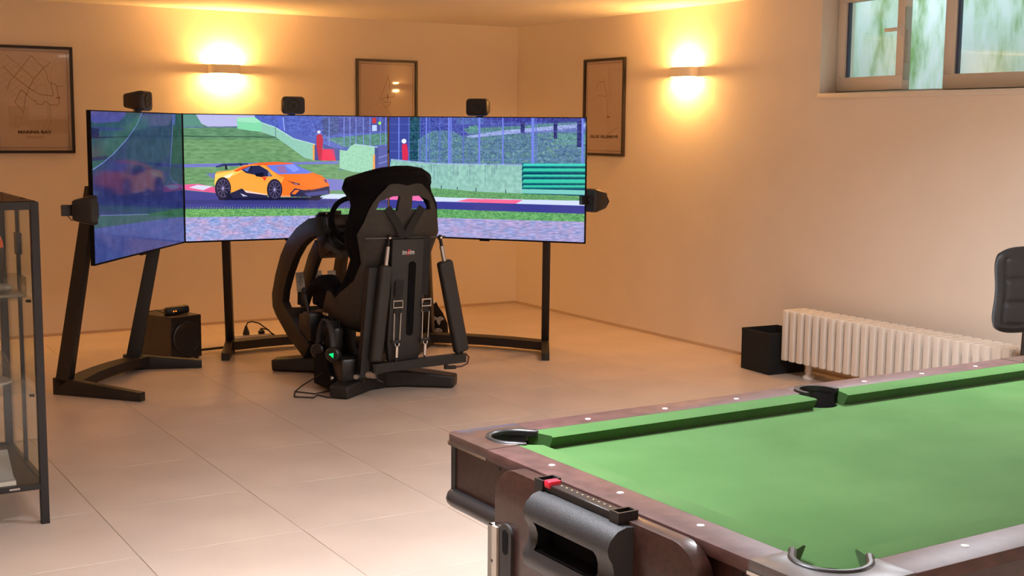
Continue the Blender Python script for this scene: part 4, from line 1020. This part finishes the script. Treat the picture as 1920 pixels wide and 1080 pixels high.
for i in range(NX):
    for k in (0,NZ): fc = t.bm.faces.new([V[0,i,k],V[0,i+1,k],V[1,i+1,k],V[1,i,k]]); fc.smooth = True
for k in range(NZ):
    for i in (0,NX): fc = t.bm.faces.new([V[0,i,k],V[0,i,k+1],V[1,i,k+1],V[1,i,k]]); fc.smooth = True
t.build('backrest', M_leather, ch, autosmooth=False)
b = MB(Mc); b.box((-.22,-.26,.36),(.22,.15,.43),.03, seg=4); b.build('seat', M_leather, ch)
b = MB(Mc); b.bar([(0,.05,.36),(0,.22,.37),(0,.235,.46),(0,.225,.75)], .05, .008, (0,1,0)); b.build('back_support', M_blackpl, ch)
b = MB(Mc); b.cyl((0,-.02,.06),(0,-.02,.36),.025); b.build('column', M_chrome, ch)
for k in range(5):
    a = math.radians(72*k+20); e = Vector((math.cos(a)*.28, math.sin(a)*.28-.02, .065))
    b = MB(Mc); b.bar([(0,-.02,.10), e], [.04,.025], [.04,.02]); o = b.build('leg', M_chrome, ch)
    b = MB(Mc); b.cyl(e+Vector((-.012,0,-.037)), e+Vector((.012,0,-.037)), .028, seg=14); b.build('castor', M_blackpl, o)

# ================================================================== DISPLAY CABINET
CX1, CX0, CY0, CY1, CH = -5.125, -6.05, -4.825, -4.03, 1.30
cab = thing('display_cabinet', 'glass display cabinet with thin dark metal frame at the left edge', 'display cabinet', ((CX0+CX1)/2,(CY0+CY1)/2,0))
pw = .032
for (x, y) in ((CX1-pw,CY0),(CX0,CY0),(CX1-pw,CY1-pw),(CX0,CY1-pw)):
    b = MB(); b.box((x,y,0),(x+pw,y+pw,CH), .002, seg=1); b.build('corner_post', M_cab, cab)
b = MB()
for z in (.146, CH-.030):
    hh = .024 if z < 1 else .030
    for lo, hi in (((CX0+pw,CY0,z),(CX1-pw,CY0+.02,z+hh)),((CX0+pw,CY1-.02,z),(CX1-pw,CY1,z+hh)),((CX1-.02,CY0+pw,z),(CX1,CY1-pw,z+hh)),((CX0,CY0+pw,z),(CX0+.02,CY1-pw,z+hh))):
        b = MB(); b.box(lo, hi); b.build('frame_rail', M_cab, cab)
b = MB(); b.box((CX0+.02,CY0+.02,.150),(CX1-.02,CY1-.02,.166)); b.build('bottom_panel', M_cab, cab)
b = MB(); b.box((CX0+.01,CY0+.01,CH),(CX1-.01,CY1-.01,CH+.004)); b.build('glass_top', glass_mat('smoked_glass',(0.45,0.40,0.40),.6), cab)
for z in (.535,.915):
    b = MB(); b.box((CX0+.03,CY0+.03,z-.004),(CX1-.03,CY1-.03,z+.003)); b.build('glass_shelf', M_glass, cab)
b = MB(); b.box((CX1-.018,-4.43,.17),(CX1-.004,-4.405,CH-.03)); b.box((CX1-.022,-4.445,1.06),(CX1-.0,-4.39,1.15)); b.build('door_stile', M_cab, cab)
for lo, hi in (((CX0+pw,CY0+.008,.17),(CX1-pw,CY0+.012,CH-.03)),((CX1-.012,CY0+pw,.17),(CX1-.008,CY1-pw,CH-.03)),((CX0+pw,CY1-.012,.17),(CX1-pw,CY1-.008,CH-.03))):
    b = MB(); b.box(lo, hi); b.build('glass_panel', M_glass, cab)
b = MB()
for z in (.535,.915): b.cyl((CX1-.04,CY0+.02,z-.008),(CX1-.055,CY0+.03,z-.008),.006, seg=8)
b.build('shelf_peg', M_blackpl, cab)
b = MB(); b.box((CX1-.15,CY0-.002,.155),(CX1-.11,CY0,.162)); lab(b.build('lock_badge', M_steel, cab), 'small silver badge on the bottom rail')
# contents
M_orange = mat('orange_lacquer', (0.85,0.13,0.02), .3); M_acr = glass_mat('acrylic', (0.80,0.78,0.74), .8, .05); M_silver = mat('silver_plastic', (0.42,0.38,0.35), .35, .3)
hl = thing('racing_helmet', 'orange-topped black helmet on the top cabinet shelf', 'helmet', (-5.325,-4.45,.918))
b = MB(); b.ball((-5.325,-4.45,1.095),.125,(1,1.05,.95),24); b.build('helmet_shell', M_orange, hl)
b = MB(); b.lathe([(.10,0),(.118,.03),(.131,.10),(.131,.165),(.127,.18)], (-5.325,-4.45,.918), (0,0,1), 28); b.build('helmet_chin', M_blackpl, hl)
dm = thing('acrylic_dome', 'clear acrylic dome on the middle cabinet shelf', 'dome', (-5.30,-4.5,.538))
b = MB(); b.lathe([(.10,0),(.098,.06),(.08,.11),(.045,.14),(.001,.15)], (-5.30,-4.5,.545), (0,0,1), 28); b.build('dome_cover', M_acr, dm)
b = MB(); b.lathe([(.105,0),(.105,.008)], (-5.30,-4.5,.5385), (0,0,1), 28); b.build('dome_base', M_silver, dm)
cs = thing('acrylic_case', 'clear acrylic case holding a small grey model on the upper shelf', 'display case', (-5.26,-4.68,.918))
b = MB(); b.box((-5.36,-4.76,.9185),(-5.17,-4.60,1.0),.002,seg=1); b.build('case_cover', M_acr, cs)
b = MB(); b.box((-5.35,-4.75,.919),(-5.18,-4.61,.93),.002,seg=1); b.ball((-5.265,-4.68,.95),.035,(1.6,.8,.6)); b.build('model_car', M_silver, cs)
tr = thing('silver_plaque', 'slanted silver plaque on the cabinet floor', 'plaque', (-5.28,-4.70,.166))
b = MB(); b.prism([(-4.80,.168),(-4.60,.168),(-4.60,.20),(-4.80,.19)], 0, -5.36,-5.245); b.build('plaque_base', M_silver, tr)
b = MB(); b.prism([(-4.79,.19),(-4.66,.285),(-4.65,.28),(-4.62,.20)], 0, -5.355,-5.25); b.build('plaque_face', M_silver, tr)
b = MB(); b.box((-5.36,-4.803,.170),(-5.245,-4.80,.186)); lab(b.build('front_strip', M_white, tr), 'white front strip')

# ================================================================== POOL TABLE
s_, e_, hT = .2697, .0879, .811; L_, W_ = 8*s_, 4*s_; th = .01584
U_ = Vector((math.cos(th), math.sin(th), 0)); V_ = Vector((math.sin(th), -math.cos(th), 0))
MP = Matrix.Translation((-4.4347,-7.3402,0)) @ Matrix((U_, V_, Vector((0,0,1)))).transposed().to_4x4()
ctr = MP @ Vector((L_/2, W_/2, 0))
pool = thing('pool_table', 'pool table with green cloth, mahogany rails and six black pockets', 'pool table', ctr)
OE, WC = -.145, -.052        # outer edge, wood/cloth line (from the nose rectangle)
NO = .018                    # nose line
cR = .066; PCO = -.012
ZC = .772
corners = [((PCO,PCO),(-1,-1)), ((L_-PCO,PCO),(1,-1)), ((L_-PCO,W_-PCO),(1,1)), ((PCO,W_-PCO),(-1,1))]
mids = [((1.105,-.052),-1), ((1.105,W_+.052),1)]
def arc(c, r, a0, a1, n=12): return [(c[0]+r*math.cos(math.radians(a0+(a1-a0)*k/n)), c[1]+r*math.sin(math.radians(a0+(a1-a0)*k/n))) for k in range(n+1)]
# bed cloth with pocket cut-outs
poly = []
poly += arc((PCO,PCO), cR, 90+20, -20, 10)        # far-left corner (cut towards the table)
poly += [(1.03,WC+.02)] + [(1.105+.058*math.cos(math.radians(a)), -.045+.058*math.sin(math.radians(a))) for a in range(170, 9, -20)] + [(1.18,WC+.02)]
poly += arc((L_-PCO,PCO), cR, 200, 70, 10)
poly += arc((L_-PCO,W_-PCO), cR, 290, 160, 10)
poly += [(1.18,W_-WC-.02)] + [(1.105+.058*math.cos(math.radians(a)), W_+.045+.058*math.sin(math.radians(a))) for a in range(350, 189, -20)] + [(1.03,W_-WC-.02)]
poly += arc((PCO,W_-PCO), cR, 20, -110, 10)
b = MB(MP); b.prism(poly, 2, ZC-.015, ZC); b.build('bed_cloth', M_cloth, pool)
# cushions
def cushion(p0, p1, inward, cut0, cut1):
    """p0->p1 along the nose line, inward: unit (u,v) towards the table; cuts: how much the back is shorter/longer"""
    d = Vector((p1[0]-p0[0], p1[1]-p0[1])).normalized(); inn = Vector(inward)
    def prof(P, c):
        back = Vector(P) - inn*(NO-WC) + d*c; nose = Vector(P)
        return [(back.x,back.y,hT-.001),(nose.x-inn.x*.006,nose.y-inn.y*.006,hT-.004),(nose.x,nose.y,hT-.007),(nose.x-inn.x*.016,nose.y-inn.y*.016,ZC+.001),(back.x,back.y,ZC+.001)]
    A = prof(p0, cut0); B = prof(p1, cut1); n = len(A)
    b = MB(MP); b.mesh(A+B, [tuple(range(n))[::-1], tuple(range(n,2*n))]+[(i,(i+1)%n,n+(i+1)%n,n+i) for i in range(n)])
    return b.build('cushion', M_cloth, pool)
cushion((.083,NO),(1.035,NO),(0,1),-.030,-.012); cushion((1.165,NO),(L_-.083,NO),(0,1),.012,.030)
cushion((.083,W_-NO),(1.035,W_-NO),(0,-1),-.030,-.012); cushion((1.165,W_-NO),(L_-.083,W_-NO),(0,-1),.012,.030)
cushion((NO,.083),(NO,W_-.083),(1,0),-.030,.030); cushion((L_-NO,.083),(L_-NO,W_-.083),(-1,0),-.030,.030)
# wooden rails (top 26 mm slab)
zr0 = hT-.028; cp = .066
def rail(poly, nm='rail'): b = MB(MP); b.prism(poly, 2, zr0, hT, .003); return b.build(nm, M_woodtop, pool)
rail([(cp,OE),(1.025,OE),(1.025,WC)] + [] + [(cp,WC)]); rail([(1.185,OE),(L_-cp,OE),(L_-cp,WC),(1.185,WC)])
rail([(cp,W_-OE),(1.025,W_-OE),(1.025,W_-WC),(cp,W_-WC)]); rail([(1.185,W_-OE),(L_-cp,W_-OE),(L_-cp,W_-WC),(1.185,W_-WC)])
rail([(OE,cp),(WC,cp),(WC,W_-cp),(OE,W_-cp)]); rail([(L_-OE,cp),(L_-WC,cp),(L_-WC,W_-cp),(L_-OE,W_-cp)])
for sg in (0,1):    # short rail bridge outside each middle pocket
    y0 = OE if sg == 0 else W_-OE; c = (1.105, -.055 if sg == 0 else W_+.055); 
    a = arc(c, .062, 180, 360, 12) if sg == 0 else arc(c, .062, 180, 0, 12)
    yi = WC if sg == 0 else W_-WC
    rail([(1.025,y0),(1.185,y0),(1.185,yi),(1.167,yi)] + a[::-1] + [(1.043,yi),(1.025,yi)])
# corner plates
for k, ((cx,cy),(sx,sy)) in enumerate(corners):
    ox = OE if sx < 0 else L_-OE; oy = OE if sy < 0 else W_-OE
    ix = cp if sx < 0 else L_-cp; iy = cp if sy < 0 else W_-cp
    wx_ = WC if sx < 0 else L_-WC; wy_ = WC if sy < 0 else W_-WC
    r = .024
    # outline with rounded outer corner and circular pocket cut
    a_out = arc((ox-sx*r, oy-sy*r), r, 0, 90, 5); base = {( -1,-1):180,(1,-1):270,(1,1):0,(-1,1):90}[(sx,sy)]
    ro = arc((ox-sx*r, oy-sy*r), r, base, base+90, 5)     # from one side to the other
    # order: along u side first
    if (sx,sy) in ((-1,-1),(1,1)):  # arc starts on the u=ox side, ends on v=oy side
        seq = [(ox,iy)] + ro + [(ix,oy),(ix,wy_)]; ci = arc((cx,cy), cR+.004, {(-1,-1):-35,(1,1):145}[(sx,sy)], {(-1,-1):-235,(1,1):-55}[(sx,sy)], 16)
        seq = seq + ci + [(wx_,iy)]
    else:
        seq = [(ix,oy)] + ro + [(ox,iy),(wx_,iy)]; ci = arc((cx,cy), cR+.004, {(1,-1):125-70,(-1,1):-55-0}[(sx,sy)]*1.0, {(1,-1):-145,(-1,1):-235-0}[(sx,sy)], 16)
        if (sx,sy) == (1,-1): ci = arc((cx,cy), cR+.004, 55, -145-0, 16)
        else: ci = arc((cx,cy), cR+.004, 235, 35, 16)
        seq = seq + ci + [(ix,wy_)]
    b = MB(MP); b.prism(seq, 2, zr0, hT+.001, .002)
    m_ = M_metalplate if k == 3 else M_brownplate
    o = b.build('corner_plate', m_, pool)
    if k == 3: lab(o, 'worn silver metal corner plate')
    # chrome edge strip around the outer corner
    path = [(ox+sx*.002, iy)] + [(p[0]+sx*.002, p[1]+sy*.002) for p in (ro if (sx,sy) in ((-1,-1),(1,1)) else ro[::-1])] + [(ix, oy+sy*.002)]
    b = MB(MP); b.bar([(p[0],p[1],hT-.024) for p in path], .004, .007); lab(b.build('corner_trim', M_chrome, pool), 'chrome corner edging')
# pocket liners: black U rings and drop cups
for k, ((cx,cy),(sx,sy)) in enumerate(corners):
    dg = math.degrees(math.atan2(sy,sx))
    ring = [(cx+(cR+.006)*math.cos(math.radians(dg+a)), cy+(cR+.006)*math.sin(math.radians(dg+a))) for a in range(-100,101,10)]
    dd = (-sx*.7071, -sy*.7071)
    ring = [(ring[0][0]+dd[0]*.032, ring[0][1]+dd[1]*.032)] + ring + [(ring[-1][0]+dd[0]*.032, ring[-1][1]+dd[1]*.032)]
    b = MB(MP); b.bar([(p[0],p[1],hT-.004) for p in ring], .016, .018); o = b.build('pocket_rim', M_blackpl, pool); md = o.modifiers.new('bevel','BEVEL'); md.width = .005; md.segments = 2; md.limit_method = 'ANGLE'
    b = MB(MP); q = [(cx+(cR)*math.cos(math.radians(dg+a)), cy+(cR)*math.sin(math.radians(dg+a))) for a in range(-100,101,10)]
    n = len(q); b.mesh([(p[0],p[1],hT-.006) for p in q]+[(p[0],p[1],.66) for p in q], [(i,i+1,n+i+1,n+i) for i in range(n-1)], True)
    full = arc((cx,cy), cR, 0, 342, 19); b.mesh([(p[0],p[1],.66) for p in full], [tuple(range(20))]); full2 = [(p[0],p[1],ZC-.014) for p in full]; 
    b.mesh(full2+[(p[0],p[1],.66) for p in full], [(i,(i+1)%20,20+(i+1)%20,20+i) for i in range(20)], True)
    b.build('pocket_cup', M_blackpl, pool)
for (cx,cy),sg in mids:
    q = arc((cx,cy), .062, 180 if sg < 0 else 180, 360 if sg < 0 else 0, 14)
    q = [(q[0][0], q[0][1]-sg*.022)] + q + [(q[-1][0], q[-1][1]-sg*.022)]
    b = MB(MP); b.bar([(p[0],p[1],hT-.002) for p in q], .016, .016); b.build('pocket_rim', M_blackpl, pool)
    q = arc((cx,cy), .057, 0, 342, 19); b = MB(MP)
    h_ = [hT-.006 if (p[1]-cy)*sg > -.03 else ZC-.014 for p in q]
    b.mesh([(p[0],p[1],h) for p, h in zip(q,h_)]+[(p[0],p[1],.66) for p in q], [(i,(i+1)%20,20+(i+1)%20,20+i) for i in range(20)]+[tuple(range(20,40))], True)
    b.build('pocket_cup', M_blackpl, pool)
# rail sight markers
sights = [(k*s_, -e_) for k in (1,2,3,5,6,7)] + [(k*s_, W_+e_) for k in (1,2,3,5,6,7)] + [(-e_, k*s_) for k in (1,2,3)] + [(L_+e_, k*s_) for k in (1,2,3)]
d0 = None
for (u, v) in sights:
    if d0 is None:
        b = MB(); b.lathe([(.008,0),(.0078,.0012),(.001,.002)], (0,0,0), (0,0,1), 12); d0 = b.build('rail_sight', M_diam); o = d0
    else: o = bpy.data.objects.new('rail_sight', d0.data); COL.objects.link(o)
    o.parent = pool; o.location = (MP @ Vector((u,v,hT))) - ctr
# apron and moulding
AU = -.128
b = MB(MP); t_ = .02
for lo, hi in (((AU,AU),(L_-AU,AU+t_)),((AU,W_-AU-t_),(L_-AU,W_-AU)),((AU,AU+t_),(AU+t_,W_-AU-t_)),((L_-AU-t_,AU+t_),(L_-AU,W_-AU-t_))):
    b.box((lo[0],lo[1],.645),(hi[0],hi[1],zr0))
b.build('apron', M_wood, pool)
b = MB(MP); b.box((AU+t_,AU+t_,.645),(L_-AU-t_,W_-AU-t_,.655)); b.build('underside', M_wood, pool)
b = MB(MP); r = .02; loop = arc((AU+r,AU+r),r+.006,180,270,4)+arc((L_-AU-r,AU+r),r+.006,270,360,4)+arc((L_-AU-r,W_-AU-r),r+.006,0,90,4)+arc((AU+r,W_-AU-r),r+.006,90,180,4)
b.tube([(p[0],p[1],.640) for p in loop], .024, 12, closed=True); b.build('base_moulding', M_blackpl, pool)
for (u, v) in ((AU,AU),(L_-AU,AU),(L_-AU,W_-AU),(AU,W_-AU)):
    b = MB(MP); b.cyl((u,v,.65),(u,v,zr0),.009, seg=12); b.build('corner_bead', M_blackpl, pool)
b = MB(MP); 
for v in (.10,.62,.98): b.cyl((AU-.002,v,.768),(AU+.002,v,.768),.004, seg=8)
b.build('apron_screw', M_blackpl, pool)
# leg panels at both ends
def leg_panel(u0, u1):
    r = .085; v0, v1 = .178, .930
    pl = [(v0,.0),(v1,.0)] + arc((v1-r,.808-r), r, 0, 90, 8) + arc((v0+r,.808-r), r, 90, 180, 8)
    b = MB(MP); b.prism(pl, 0, u0, u1, .0015); return b.build('leg_panel', M_wood, pool)
leg_panel(-.190,-.150); leg_panel(L_+.150, L_+.190)
b = MB(MP); b.box((-.150,.2,.66),(-.128,.26,.74)); b.box((-.150,.7,.66),(-.128,.76,.74)); b.box((L_+.128,.2,.66),(L_+.150,.26,.74)); b.box((L_+.128,.7,.66),(L_+.150,.76,.74)); b.build('leg_bracket', M_black, pool)
b = MB(MP); b.box((-.198,.160,.0),(-.150,.178,.657)); b.box((-.198,.160,.0),(-.191,.200,.657)); lab(b.build('metal_strip', mat('pale_strip',(0.50,0.44,0.37),.4,.2), pool), 'pale metal edge strip')
b = MB(MP); b.cyl((-.1985,.180,.57),(-.1965,.180,.57),.004, seg=10); b.build('strip_screw', M_black, pool)
cap = lambda c, w, h: [(c[0]+w*math.cos(a), c[1]+(h if math.sin(a) >= 0 else -h)+w*math.sin(a)) for a in [k*math.pi/8 for k in range(16)]]
b = MB(MP); b.prism(cap((.238,.575),.026,.075), 0, -.197,-.190); lab(b.build('slot_bracket', M_dull, pool), 'grey oval slotted bracket')
b = MB(MP); b.prism(cap((.238,.632),.012,.018), 0, -.1985,-.1965); b.build('slot_hole', M_fab, pool)
# ball box on the near end panel: bulging profile, opening in front
prof = [(-.190,.800),(-.208,.802),(-.230,.796),(-.248,.780),(-.255,.760),(-.251,.744),(-.243,.732),(-.238,.715),(-.239,.695),(-.248,.680),(-.255,.662),(-.250,.640),(-.232,.622),(-.190,.612)]
v0, v1 = .405, .722
b = MB(MP); n = len(prof); o0, o1 = v0+.035, v1-.055
pts = []
for v in (v0, o0, o1, v1): pts += [(u,v,z) for u, z in prof]
fs = [tuple(range(n))[::-1], tuple(range(3*n,4*n))]
for kk in range(3):
    for i in range(n-1):
        if kk == 1 and 5 <= i <= 8: continue
        fs.append((kk*n+i, kk*n+i+1, (kk+1)*n+i+1, (kk+1)*n+i))
b.mesh(pts, fs, True)
o = lab(b.build('ball_box', mat('grey_black_plastic', (0.024,0.023,0.024), .45, bump=.5, bscale=500), pool), 'moulded dark plastic ball box with an oblong opening')
b = MB(MP); b.box((-.196,o0-.004,.672),(-.193,o1+.004,.75)); b.box((-.236,o0-.006,.683),(-.193,o0-.001,.740)); b.box((-.236,o1+.001,.683),(-.193,o1+.006,.740)); b.box((-.247,o0,.744),(-.193,o1,.747)); b.box((-.243,o0,.678),(-.193,o1,.681)); b.build('box_interior', M_fab, pool)
# score slider
b = MB(MP); b.box((-.206,.415,.802),(-.176,.672,.820), .002, seg=1); b.build('score_rail', M_blackpl, pool)
b = MB(MP); 
for k in range(11): b.cyl((-.186,.455+k*.020,.8195),(-.186,.455+k*.020,.8206),.0022, seg=8)
b.build('score_marks', mat('brass_dots',(0.5,0.36,0.2),.4), pool)
for v in (.385,.668):
    b = MB(MP); 
    b.box((-.212,v,.798),(-.162,v+.005,.826)); b.box((-.212,v+.027,.798),(-.162,v+.032,.826)); b.box((-.212,v+.005,.798),(-.207,v+.027,.826)); b.box((-.167,v+.005,.798),(-.162,v+.027,.826)); b.build('score_clip', M_blackpl, pool)
b = MB(MP); b.box((-.210,.420,.812),(-.178,.442,.829), .003); lab(b.build('score_slider', M_red, pool), 'bright red score slider')
bpy.context.view_layer.update()
